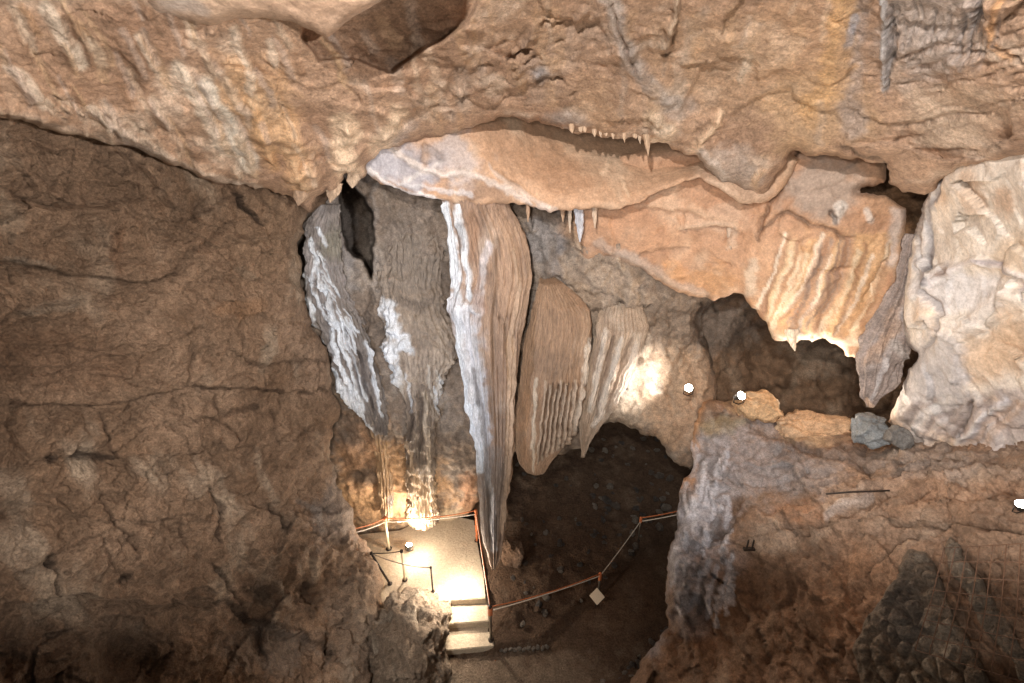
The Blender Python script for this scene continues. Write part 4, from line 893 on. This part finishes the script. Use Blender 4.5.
# flowstone column with a spreading cap
fL = [(398, 203), (384, 235), (378, 262), (376, 290), (377, 315), (380, 340), (382, 355), (388, 370), (398, 388), (403, 410), (405, 460), (405, 530)]
fR = [(428, 203), (436, 235), (440, 262), (438, 290), (444, 320), (453, 336), (460, 348), (459, 360), (450, 372), (440, 386), (434, 404), (432, 430), (433, 480), (436, 530)]
fs = [([(386, 305), (392, 320), (396, 332)], 7, 0.05, CALC, 0.85), ([(404, 340), (394, 350), (390, 362), (394, 380)], 6, 0.07, CALC, 0.85), ([(402, 338), (412, 352)], 4, 0.05, CALC, 0.7), ([(396, 385), (404, 430), (412, 470), (415, 510)], 2, 0.05, (206, 176, 140), 0.7),
      ([(424, 392), (426, 430), (430, 470), (431, 500)], 2.4, 0.07, (200, 180, 156), 0.7), ([(412, 372), (416, 410), (418, 440)], 2, 0.06, (180, 160, 140), 0.6), ([(400, 300), (420, 310), (430, 300)], 5, -0.06, (110, 94, 80), 0.6), ([(420, 395), (421, 450)], 3, -0.10, (90, 74, 62), 0.6), ([(408, 392), (410, 440)], 3, -0.10, (90, 74, 62), 0.6)]
for k in range(12):
    xx = 404 + k * 4.4
    fs.append(([(xx, 350 + abs(k - 5) * 0.8), (xx - (k - 5) * 0.5, 368), (xx - (k - 5) * 1.1, 382)], 1.4, 0.035, (190, 170, 150), 0.5))
rnd = random.Random(31)
for k in range(26):      # white dripping veins
    x0 = rnd.choice([rnd.uniform(384, 400), rnd.uniform(392, 452)]); y0 = rnd.uniform(300, 400) if x0 < 400 else rnd.uniform(340, 440)
    fs.append(([(x0, y0), (x0 + rnd.uniform(-2, 3), y0 + 14), (x0 + rnd.uniform(-3, 4), y0 + rnd.uniform(24, 44))], rnd.uniform(1.0, 1.8), 0.04, rnd.choice([CALC, (206, 196, 184)]), 0.6))
drape('flowstone_column', fL, fR, [(205, 9.2), (235, 8.55), (330, 8.2), (360, 8.05), (400, 8.45), (530, 9.0)], (0.6, 0.4), M_CALC, ((132, 114, 98), (152, 134, 116), (170, 150, 130)), [(26, 0.016, 1.0, 0.3), (60, 0.006, 1, 0)], [('fbm', (2, 2, 1.4), 0.07), ('billow', (5, 5, 3.0), 0.04), ('facet', (6, 6, 4), 0.03), ('facet', 13, 0.012)], fs,
      [(415, 500, 30, 30, 0, (196, 160, 116), 0.8), (410, 250, 30, 40, 0, (140, 126, 112), 0.6)], nseg=220, step=1.6, seed=24, label='grey brown flowstone column with a spreading mushroom cap, left of the long stalactite', cat='flowstone')  # warm lamp light put into the colour at the column's foot

# bright white cascade at the left
wL = [(314, 205), (303, 228), (301, 250), (302, 275), (304, 300), (309, 322), (322, 345), (329, 360), (332, 378), (338, 392), (344, 402), (352, 412), (362, 422), (372, 436)]
wR = [(338, 205), (336, 228), (334, 250), (338, 275), (345, 300), (356, 320), (362, 340), (368, 360), (374, 380), (380, 400), (384, 415), (386, 428), (386, 436)]
ws = [([(312, 240), (316, 262), (322, 285), (330, 305), (338, 330), (346, 355), (354, 385), (362, 412)], 1.91, 0.07, CALC, 1.0), ([(303, 268), (306, 292), (314, 318), (326, 342), (334, 368), (344, 396)], 1.79, 0.07, CALC, 1.0),
      ([(316, 258), (312, 285), (318, 305), (328, 325)], 1.68, 0.05, CALC, 0.8), ([(340, 318), (348, 345), (356, 372), (366, 400)], 1.46, 0.06, CALC, 0.95), ([(330, 330), (340, 365), (352, 395)], 2.25, 0.05, CALC, 0.95), ([(318, 228), (326, 245)], 1.68, 0.05, CALC, 0.8),
      ([(346, 318), (352, 335), (356, 352)], 1.23, 0.05, CALC, 0.9), ([(350, 395), (362, 415), (372, 430)], 2.81, 0.04, CALC, 0.8), ([(336, 378), (346, 396), (356, 408)], 2.81, 0.04, CALC, 0.95), ([(364, 340), (370, 362), (376, 390), (382, 415)], 1.68, 0.09, CALC, 0.9),
      ([(346, 330), (352, 360), (362, 395)], 1.6, -0.09, (110, 100, 96), 0.6), ([(325, 320), (336, 355)], 1.6, -0.09, (110, 100, 96), 0.6), ([(358, 350), (364, 380), (374, 410)], 2.2, -0.12, (96, 84, 78), 0.7)]
rnd = random.Random(3)
for k in range(60):
    t = rnd.random(); x0 = 312 + t * 30 + rnd.uniform(-7, 12); y0 = 262 + t * 70 + rnd.uniform(-14, 14)
    ws.append(([(x0, y0), (x0 + rnd.uniform(3, 9), y0 + rnd.uniform(6, 14))], 0.84, 0.05, CALC, 0.7))
drape('flowstone_cascade', wL, wR, [(200, 8.1), (320, 8.25), (440, 8.65)], (0.6, 0.4), M_CALC, ((120, 108, 100), (142, 130, 122), (160, 150, 146)), [(24, 0.02, 1.0, 0.3), (60, 0.008, 1, 0)], [('fbm', (2, 2, 1.4), 0.06), ('billow', (5, 5, 2.0), 0.05), ('facet', (8, 8, 5), 0.03)], ws,
      [(330, 240, 12, 20, 0, (140, 134, 110), 0.5), (352, 400, 14, 20, 30, (206, 208, 216), 0.45)], nseg=220, step=1.5, seed=25, label='brilliant white flowstone cascade spilling down beside the left wall', cat='flowstone')
# wet ribs between the cascade and the column
for kk, (lx, rx, lab, gg) in enumerate([([(350, 268), (346, 300), (350, 340), (358, 380), (368, 430), (376, 480), (380, 520)], [(366, 268), (372, 300), (374, 340), (380, 380), (388, 430), (392, 480), (392, 520)], 'dark grey wet rib of rock between the white cascade and the capped column', None)]):
    drape('flowstone_rib', lx, rx, [(262, 9.4), (300, 8.8), (530, 9.05)], (0.6, 0.3), M_CALC, ((116, 102, 90), (140, 122, 106), (150, 134, 120)), [(16, 0.02, 1.0, 0.3)], [('fbm', (2, 2, 1.0), 0.08), ('billow', (5, 5, 3.0), 0.03)], (), [(380, 480, 20, 60, 0, (186, 146, 98), 0.9)],  # orange lower part carries the lamp's warm light in its colour
          nseg=120, seed=26 + kk, label=lab, cat='flowstone')

# hanging tongue beside the right wall
tL = [(912, 235), (908, 262), (902, 285), (894, 305), (884, 325), (874, 345), (869, 365), (868, 385), (866, 400), (868, 407)]
tR = [(930, 235), (928, 262), (926, 285), (925, 305), (922, 325), (920, 345), (910, 365), (904, 385), (892, 398), (876, 408)]
drape('rock_tongue', tL, tR, [(235, 6.35), (410, 6.05)], (0.6, 0.4), M_ROCK, ((142, 124, 114), (166, 150, 142), (182, 172, 168)), [(14, 0.02, 1.0, 0.3), (40, 0.008, 1, 0)], [('fbm', (2, 2, 1.4), 0.06), ('fbm', 7, 0.02)],
      [([(886, 362), (876, 385), (870, 400)], 3, 0.03, (196, 190, 190), 0.6), ([(866, 400), (872, 408)], 3, 0, (216, 180, 150), 0.8), ([(914, 240), (905, 290), (885, 335)], 2, -0.05, (90, 76, 70), 0.5), ([(896, 345), (905, 358)], 6, 0.05, (190, 180, 172), 0.5)],
      [(885, 330, 12, 40, 30, (176, 140, 110), 0.6)], nseg=160, step=1.6, seed=28, label='grey pointed rock tongue hanging beside the right wall over the hollow', cat='rock')

# small stalactites along the edges
fringe = [(648, 139, 8, 17, 6.62, 'tallest little pale stalactite on the ceiling lip above the smooth brown belly')]
rnd = random.Random(12)
xx = 572.0
while xx < 692:
    if abs(xx - 648) > 6:
        yl = np.interp(xx, [560, 590, 610, 640, 668, 697], [127, 131, 134, 137, 141, 152])
        fringe.append((xx, yl, rnd.uniform(4, 9), rnd.choice((2, 3, 3, 4, 5, 7)) * (1.0 if 590 < xx < 665 else 0.7), 6.72, None))
    xx += rnd.uniform(4, 13)
g_i = 0
for (x, y, wd, ln, Yd, lab) in fringe:
    drape('small_stalactite', [(x - wd / 2, y - 5), (x - wd * 0.36, y + ln * 0.3), (x - wd * 0.14, y + ln * 0.7), (x + 0.2, y + ln)], [(x + wd / 2, y - 5), (x + wd * 0.36, y + ln * 0.3), (x + wd * 0.2, y + ln * 0.7), (x + 0.6, y + ln)], Yd, 1.0, M_CALC,
          ((206, 170, 134), (216, 182, 148), (222, 196, 168)), [(6, 0.003, 1, 0)], [('fbm', 9, 0.010)], nseg=18, step=1.0, seed=30 + g_i,
          label=lab or 'tiny pale stalactite in the row along the ceiling lip over the brown belly', cat='stalactite', group='tiny stalactites on the ceiling lip')
    g_i += 1
under = [(528, 207, 4, 15, 7.55, (190, 152, 118), 'short tan stalactite nearest the long stalactite, under the slab edge'), (570, 207, 4, 26, 7.6, (214, 190, 164), 'thin pale stalactite left of the white frosted one under the slab'),
         (580, 207, 11, 35, 7.65, (212, 212, 220), 'white frosted stalactite hanging under the slab edge'), (595, 208, 5, 20, 7.6, (204, 176, 148), 'thin tan stalactite right of the white frosted one under the slab'),
         (563, 210, 5, 12, 7.7, (190, 152, 116), 'stubby brown stalactite under the lowest point of the slab'), (465, 205, 6, 8, 7.45, (196, 190, 190), 'stubby grey stalactite above the long stalactite'),
         (731, 232, 6, 18, 7.6, (196, 170, 146), 'short pale stalactite below the brown ledge left of the orange lobe'), (795, 336, 11, 15, 7.25, (236, 214, 186), 'brightly lit little stalactite under the orange lobe'),
         (330, 190, 15, 13, 6.98, (196, 164, 132), 'small tan drip lump left of the dark slot'), (298, 192, 16, 14, 6.62, (186, 152, 120), 'small tan drip lump over the top of the left wall edge'), (352, 176, 15, 12, 6.98, (200, 172, 142), 'small tan drip lump right above the dark slot')]
for (x, y, wd, ln, Yd, cc, lab) in under:
    c2 = tuple(min(255, int(v * 1.06)) for v in cc); c0 = tuple(int(v * 0.9) for v in cc)
    drape('small_stalactite', [(x - wd / 2, y - 6), (x - wd * 0.42, y + ln * 0.4), (x - wd * 0.22, y + ln * 0.75), (x - 0.4, y + ln)], [(x + wd / 2, y - 6), (x + wd * 0.42, y + ln * 0.4), (x + wd * 0.22, y + ln * 0.75), (x + 0.5, y + ln)], Yd, 0.9, M_CALC,
          (c0, cc, c2), [(7, 0.006, 1, 0)], [('fbm', 5, 0.05), ('fbm', 14, 0.01)], nseg=40, step=1.0, seed=50 + g_i, label=lab, cat='stalactite', group='small stalactites under the slabs')
    g_i += 1

# ================================================================== LOOSE AND STANDING ROCKS
b1 = onz(412, 640, 0.55)
boulder('boulder', (b1.x - 0.05, b1.y + 0.05, 0.25), (0.72, 0.95, 0.92), M_WALL, ((142, 120, 98), (168, 146, 122), (186, 168, 146)), [('fbm', 1.3, 0.16), ('ridge', (4.5, 1.6, 2.2), 0.09), ('facet', 3.2, 0.10), ('fbm', 8, 0.025)], sub=6, seed=2,
        label='rugged pale boulder standing against the left side of the concrete steps', cat='boulder')
b2 = ray(764, 412, 7.35)
boulder('boulder', (b2.x, b2.y + .25, b2.z - 0.05), (0.42, 0.34, 0.20), M_ROCK, ((196, 156, 110), (212, 174, 128), (224, 196, 156)), [('fbm', 2, 0.10), ('facet', 3.5, 0.05), ('fbm', 9, 0.01)], sub=5, seed=4, label='rounded golden rock lit by the lamp beside it on the outcrop', cat='boulder')
b3 = ray(822, 436, 7.0)
boulder('boulder', (b3.x, b3.y + .3, b3.z - 0.02), (0.62, 0.4, 0.16), M_ROCK, ((190, 154, 116), (206, 172, 134), (222, 198, 166)), [('fbm', 2, 0.14), ('facet', 3.0, 0.08), ('fbm', 9, 0.01)], sub=5, seed=5, label='low flat tan rock with a bright top at the back edge of the outcrop', cat='boulder')
b4 = ray(880, 438, 6.0)
boulder('boulder', (b4.x, b4.y + .2, b4.z - 0.02), (0.24, 0.26, 0.22), M_ROCK, ((116, 120, 122), (138, 142, 144), (156, 160, 162)), [('fbm', 2.4, 0.07), ('facet', 5, 0.05), ('fbm', 9, 0.012)], sub=5, seed=6, label='blue grey rounded rock at the foot of the right wall', cat='boulder')
b5 = ray(907, 440, 5.6)
boulder('boulder', (b5.x, b5.y + .15, b5.z - 0.04), (0.17, 0.2, 0.13), M_ROCK, ((104, 100, 96), (124, 120, 116), (146, 142, 138)), [('fbm', 2.4, 0.07), ('facet', 5, 0.05), ('fbm', 9, 0.012)], sub=5, seed=7, label='small dark grey rock between the blue grey rock and the right wall', cat='boulder')
b6 = onz(512, 552, 0.8)
boulder('boulder', (b6.x, b6.y + .1, 0.72), (0.28, 0.3, 0.30), M_WALL, ((120, 92, 70), (140, 110, 86), (156, 128, 104)), [('fbm', 2.4, 0.07), ('facet', 5, 0.05), ('fbm', 9, 0.012)], sub=5, seed=8, label='brown rock right behind the tip of the long stalactite', cat='boulder')

stone_protos = []
rnd = random.Random(77)
stone_cols = [((104, 92, 82), (124, 112, 100), (146, 134, 122)), ((112, 84, 62), (132, 104, 80), (150, 124, 100)), ((84, 76, 70), (104, 96, 90), (124, 118, 112)), ((134, 120, 106), (152, 140, 126), (170, 160, 148))]


def stone(c, s, lab, grp, seed, pick=None):
    if len(stone_protos) < 8:
        o = boulder('loose_stone', (0, 0, 0), (1.0, 0.75, 0.6), M_WALL, stone_cols[len(stone_protos) % 4], [('block', 1.2, 0.35), ('fbm', 1.5, 0.18)], sub=3, seed=seed, local=True)
        stone_protos.append(o)
    else:
        o = stone_protos[rnd.randrange(8) if pick is None else pick].copy(); COL.objects.link(o)
    o.location = c; o.scale = (s, s, s * rnd.uniform(0.7, 1.1)); o.rotation_euler = (rnd.uniform(-0.3, 0.3), rnd.uniform(-0.3, 0.3), rnd.uniform(0, 6.28))
    tag(o, lab, 'stone', grp)
    return o


n = 0
while n < 150:
    a, b = rnd.uniform(508, 672), rnd.uniform(432, 640)
    if b > 640 - (a - 540) * 0.95 + 2 and a > 540: continue
    q = onz(a, b, 0.6)
    z = gz(q.x, q.y); q = onz(a, b, z); z = gz(q.x, q.y); q = onz(a, b, z)
    dens = 1.0 if (a > 590 and b < 540) else 0.45
    if rnd.random() > dens: continue
    s = rnd.uniform(0.05, 0.12) * (1.3 if a > 590 and b < 530 else 0.85)
    stone((q.x, q.y, z + s * 0.2), s, 'loose angular stone lying on the dark rubble slope under the arch', 'loose stones on the rubble slope', n); n += 1
n = 0
while n < 45:
    a, b = rnd.uniform(590, 668), rnd.uniform(628, 690)
    if b < 690 - (a - 590) * 0.85 + 4: continue
    q = onz(a, b, 0.1); z = gz(q.x, q.y); q = onz(a, b, z)
    s = rnd.uniform(0.04, 0.09)
    stone((q.x, q.y, z + s * 0.3), s, 'dark pebble in the heap at the foot of the outcrop beside the path', 'dark pebbles at the foot of the outcrop', 200 + n); n += 1
for k in range(11):
    a = 501 + k * 4.6; b = 649 - (k - 3) * 0.3 + (k % 2)
    q = onz(a, b, 0.05)
    stone((q.x, q.y, 0.05), 0.05, 'small stone in the low kerb row where path meets slope beside the steps', 'kerb stones beside the steps', 300 + k, 3 + 4 * (k % 2))

# ================================================================== STEPS, RAILS
st = empty('staircase', onz(468, 655, 0), 'short flight of worn concrete steps climbing to the brightly lit landing', 'stairs')


def prism(name, outline, z0, z1, mat, parent, seed=0, rim=0.0):
    """level slab with a slightly worn surface"""
    import bmesh
    bm = bmesh.new()
    top = [bm.verts.new((x, y, z1)) for x, y in outline]
    f = bm.faces.new(top)
    r = bmesh.ops.extrude_face_region(bm, geom=[f])
    for v in [g for g in r['geom'] if isinstance(g, bmesh.types.BMVert)]: v.co.z = z0
    bmesh.ops.recalc_face_normals(bm, faces=bm.faces[:])
    bmesh.ops.bevel(bm, geom=bm.edges[:], offset=0.015, segments=2, affect='EDGES')
    V = np.array([v.co[:] for v in bm.verts]); Fc = [[v.index for v in f.verts] for f in bm.faces]; bm.free()
    px, py = project(V)
    col = paint(V, px, py, ((176, 158, 132), (190, 172, 146), (204, 188, 164)), (), (), seed)
    V = V - np.array(parent.location)
    return make_obj(name, V, Fc, mat, col, parent, smooth=False)


def zq(pts, z): return [tuple(onz(a, b, z)[:2]) for a, b in pts]


prism('landing', zq([(449, 600), (486, 598), (484, 575), (478, 545), (474, 520), (452, 515), (430, 515), (400, 530), (350, 535), (345, 600), (400, 606)], 0.51), 0.0, 0.51, M_CONC, st)
prism('step', zq([(447, 624), (489, 621), (487, 590), (447, 592)], 0.34), 0.0, 0.34, M_CONC, st)
prism('step', zq([(440, 651), (494, 646), (490, 612), (440, 616)], 0.17), 0.0, 0.17, M_CONC, st)


def post(base_px, z, h, r, mat, lab, wrap=None, cap=None, lean=(0, 0), size=8):
    b = onz(base_px[0], base_px[1], z)
    o = empty('railing_post', b, lab, 'post', 'posts of the rope railing')
    t = b + Vector((lean[0], lean[1], h))
    sh = tube('post_shaft', [b, b.lerp(t, 0.5), t], r, mat, o)
    tube('base_plate', [b, b + Vector((0, 0, 0.02))], r * 2.2, M_IRON, o, 12)
    if wrap: 
        pts = []
        for k in range(40):
            q = b.lerp(t, wrap[0] + (wrap[1] - wrap[0]) * k / 39.0); a = k * 0.9
            pts.append(q + Vector((math.cos(a), math.sin(a), 0)) * (r + 0.006))
        tag(tube('rope_wrap', pts, 0.014, M_ORANGE, o, 6), 'orange rope wrapping')
    if cap:
        cp = tube('cap', [t - Vector((0, 0, 0.03)), t + Vector((0, 0, 0.02))], r * 1.35, cap, o, 12); cp.parent = sh
    return t


tA = post((389, 549), 0.51, 1.0, 0.035, M_POST, 'pale painted post standing on the landing close to the orange lit wall', None, M_ORANGE)
tA2 = post((405, 580), 0.51, 0.9, 0.028, M_POST, 'pale post behind the boulder in the glare of the floor lamp', None, M_IRON)
tA3 = post((390, 584), 0.51, 0.9, 0.025, M_IRON, 'dark leaning post nearest the left wall', None, M_IRON, (-0.35, 0.05))
tB = post((433, 592), 0.51, 0.75, 0.020, M_IRON, 'dark thin post at the top of the boulder', None, M_IRON)
tC = post((477, 541), 0.51, 1.0, 0.030, M_ORANGE, 'orange wrapped corner post beside the long stalactite', (0.1, 1.0), M_ORANGE)
tD = post((491, 640), 0.17, 1.0, 0.028, M_STEEL, 'steel post at the foot of the steps where the long ropes start', (0.75, 1.0), M_IRON)
zE = gz(*onz(600, 600, 0.1)[:2])
tE = post((598, 597), 0.08, 0.75, 0.022, M_STEEL, 'short steel post with an orange knot half way along the path edge', (0.72, 1.0), M_ORANGE)
tF = post((638, 541), 0.15, 0.80, 0.022, M_STEEL, 'far steel post with an orange top near the grey flank of the outcrop', (0.8, 1.0), M_ORANGE)


def sag(a, b, s, n=14):
    return [a.lerp(b, k / n) - Vector((0, 0, s * 4 * (k / n) * (1 - k / n))) for k in range(n + 1)]


def rope(pts, r, mat, lab, grp):
    return tag(tube('rope', pts, r, mat), lab, 'rope', grp)


dz = Vector((0, 0, 0.12))
W0 = ray(352, 529, 8.0)
rope(sag(tC, tA, 0.10)[:] + sag(tA, W0, 0.05)[1:], 0.011, M_ORANGE, 'orange rope running from the corner post along the lit wall', 'ropes of the railing')
rope(sag(tC - dz, tA - dz, 0.05)[:] + sag(tA - dz, W0 - dz, 0.03)[1:], 0.011, M_ROPE, 'pale rope strung just below the orange one along the lit wall', 'ropes of the railing')
rope(sag(tC, tD, 0.06), 0.011, M_ORANGE, 'orange rope descending beside the steps from the corner post', 'ropes of the railing')
rope(sag(tC - dz, tD - dz, 0.02), 0.011, M_ROPE, 'pale rope descending beside the steps just below the orange one', 'ropes of the railing')
rope(sag(tD, tE, 0.10), 0.011, M_ORANGE, 'orange rope along the path edge between the steps and the knotted post', 'ropes of the railing')
G0 = ray(690, 508, 8.6)
rope(sag(tD - dz, tE - dz * 0.6, 0.04) + sag(tE - dz * 0.6, tF - dz, 0.03)[1:] + sag(tF - dz, G0 - dz, 0.02)[1:], 0.011, M_ROPE, 'long pale rope following the whole path edge to the outcrop', 'ropes of the railing')
rope(sag(tF, G0, 0.03), 0.012, M_ORANGE, 'short orange rope from the far post to behind the outcrop', 'ropes of the railing')
rope(sag(tA3, tB, 0.10), 0.011, M_STEEL, 'grey rope between the leaning post and the thin post on the boulder', 'ropes of the railing')
rope(sag(tA3, tA2, 0.03), 0.011, M_IRON, 'dark short rope between the leaning post and the pale post', 'ropes of the railing')

# small plaque at the knotted post
sg = onz(597, 597, 0.35)
so = empty('plaque', sg, 'small pale square plaque tilted beside the knotted post at the path edge', 'sign')
R = Matrix.Rotation(math.radians(42), 3, 'X') @ Matrix.Rotation(math.radians(40), 3, 'Z')
v, f = box_mesh((0, 0, 0.02), (0.25, 0.25, 0.02), M=R, bev=0.004); make_obj('plate', v, f, M_SIGN, None, so, False)
v, f = tube_mesh([(0, 0.05, -0.40), (0, 0.02, 0.0)], 0.014); make_obj('stake', v, f, M_IRON, None, so)

# ================================================================== LAMPS OF THE SHOW CAVE
def spot_fixture(at, aim, lab, energy, color, size=0.06, angle=150, sc=1.0, kind='SPOT', lens=True):
    at = Vector(at); o = empty('spotlight', at, lab, 'lamp', 'spotlights of the cave')
    q = (Vector(aim) - at).to_track_quat('Z', 'Y').to_matrix()
    prof = [(-0.10, 0.030), (-0.095, 0.038), (-0.03, 0.045), (0.0, 0.062), (0.03, 0.066), (0.032, 0.058)]
    V = []; Fc = []; n = 20
    for zz, rr in prof:
        for j in range(n):
            a = 2 * math.pi * j / n; V.append(tuple(q @ Vector((math.cos(a) * rr * sc, math.sin(a) * rr * sc, zz * sc))))
    for k in range(len(prof) - 1):
        for j in range(n): Fc.append([k * n + j, k * n + (j + 1) % n, (k + 1) * n + (j + 1) % n, (k + 1) * n + j])
    Fc.append(list(range(n))[::-1])
    hs = make_obj('housing', V, Fc, M_BLACK, None, o)
    V = [tuple(q @ Vector((0, 0, 0.040 * sc)))] + [tuple(q @ Vector((math.cos(2 * math.pi * j / n) * 0.056 * sc, math.sin(2 * math.pi * j / n) * 0.056 * sc, 0.030 * sc))) for j in range(n)]
    make_obj('lens', V, [[0, 1 + j, 1 + (j + 1) % n] for j in range(n)], M_LENS, None, hs)
    v1 = tube_mesh([(-0.07 * sc, 0, 0), (-0.07 * sc, 0, -0.10 * sc), (0, 0, -0.13 * sc), (0.07 * sc, 0, -0.10 * sc), (0.07 * sc, 0, 0)], 0.008 * sc, 6)
    make_obj('bracket', v1[0], v1[1], M_IRON, None, o)
    lp = lamp('spotlight_glow', 'SPOT', at + (Vector(aim) - at).normalized() * 0.08 * sc, energy, color, size, aim, angle, 0.6)
    return o


cam_p = Vector((0, 0, CAMZ))
p1 = ray(740, 396, 7.1); spot_fixture(p1, p1 + Vector((0.2, -1.0, 0.9)), 'spotlight shining from the back of the outcrop, right one of the pair', 110, WARM, 0.05, 170, 1.3)
p2 = ray(689, 388, 7.9); spot_fixture(p2, p2 + Vector((-0.5, -0.8, 0.5)), 'spotlight on the wall above the arch, left one of the pair', 130, WARM, 0.05, 170, 1.3)
p3 = ray(1021, 505, 3.15); spot_fixture(p3, p3 + Vector((-0.5, -0.2, 0.9)), 'spotlight at the right edge shining up over the outcrop', 40, NEUT, 0.04, 170, 0.7)
p4 = onz(409, 546, 0.75); spot_fixture(p4, p4 + Vector((0.1, 0.15, 1.0)), 'floor lamp glaring at the foot of the orange lit wall', 230, WARM, 0.06, 178, 1.3)
lamp('wall_foot_fill', 'POINT', p4 + Vector((0.25, -0.25, 0.25)), 60, WARM, 0.05)  # extra point beside the floor lamp, added to brighten the landing
lamp('landing_lamp_light', 'POINT', onz(461, 578, 1.0), 110, WARM, 0.05)
lamp('stair_lamp_light', 'SPOT', onz(448, 560, 1.6), 150, WARM, 0.04, onz(430, 610, 0.8), 100, 0.6)
# lights without fixtures about the outcrop's rim: under the lobe, towards the folded curtain, and in the hollow
lamp('hollow_lamp_light', 'SPOT', ray(806, 398, 7.9), 420, WARM, 0.05, ray(812, 335, 7.2), 120, 0.7)
lamp('arch_lamp_light', 'SPOT', ray(672, 404, 7.7), 170, NEUT, 0.05, ray(632, 375, 8.8), 90, 0.7)
lamp('tongue_lamp_light', 'SPOT', ray(850, 405, 7.0), 50, WARM, 0.05, ray(840, 330, 7.0), 120, 0.7)

# cable and little iron bracket on the outcrop
tag(tube('cable', [ray(826, 494, 4.93), ray(850, 492, 4.88), ray(880, 491, 4.84), ray(903, 490, 4.80)], 0.012, M_IRON), 'thin dark cable lying across the outcrop ledge', 'cable')
ib = empty('iron_bracket', ray(749, 548, 5.15), 'tiny dark iron bracket with two uprights fixed on the outcrop', 'bracket')
for dx in (-0.035, 0.045):
    v, f = box_mesh((dx, 0, 0.07), (0.02, 0.02, 0.17), bev=0.003); make_obj('upright', v, f, M_IRON, None, ib, False)
v, f = box_mesh((0.005, 0, -0.02), (0.17, 0.05, 0.04), bev=0.004); make_obj('base_plate', v, f, M_IRON, None, ib, False)

M_SHADE_WIRE = flat_mat('shade_wire', (96, 66, 46), 0.8)
# wire grid at the right, built in place of a mesh's shadow
wm = empty('mesh_shadow_grid', ray(985, 640, 2.75), 'dark wire grid standing in for a mesh shadow on the outcrop at the right edge', 'shadow grid')
A = ray(944, 548, 2.75); B = ray(1085, 540, 2.2); Cc = ray(915, 650, 2.3); D = ray(1085, 700, 1.75)
parts = []
for k in range(0, 11):
    t = k / 10.0; parts.append(tube_mesh([A.lerp(B, t), A.lerp(B, t).lerp(Cc.lerp(D, t), 0.5) - Vector((0, 0.015, 0)), Cc.lerp(D, t)], 0.0030, 6))
hv, hf = merge(parts)
parts = []
for k in range(0, 8):
    t = k / 7.0; parts.append(tube_mesh([A.lerp(Cc, t), B.lerp(D, t)], 0.0030, 6))
h2, f2_ = merge(parts)
for nm, (v, f) in (('upright_wires', (hv, hf)), ('cross_wires', (h2, f2_))):
    make_obj(nm, [tuple(Vector(q) - wm.location) for q in v], f, M_SHADE_WIRE, None, wm)

# unseen deck on two beams, added to shade the lower part of the view
parts = [box_mesh((k * 0.3 - 3.0, -0.86, 8.33), (0.285, 3.24, 0.04), bev=0.004) for k in range(21)]
parts += [box_mesh((0, yy, 8.2), (6.2, 0.12, 0.2), bev=0.006) for yy in (0.66, -2.2)]
parts += [box_mesh((xx, -2.3, 5.1), (0.16, 0.16, 6.2), bev=0.006) for xx in (-2.6, 2.6)]
v, f = merge(parts)
tag(make_obj('shade_platform', v, f, M_STEEL, None, None, False), None, None, None, 'structure')
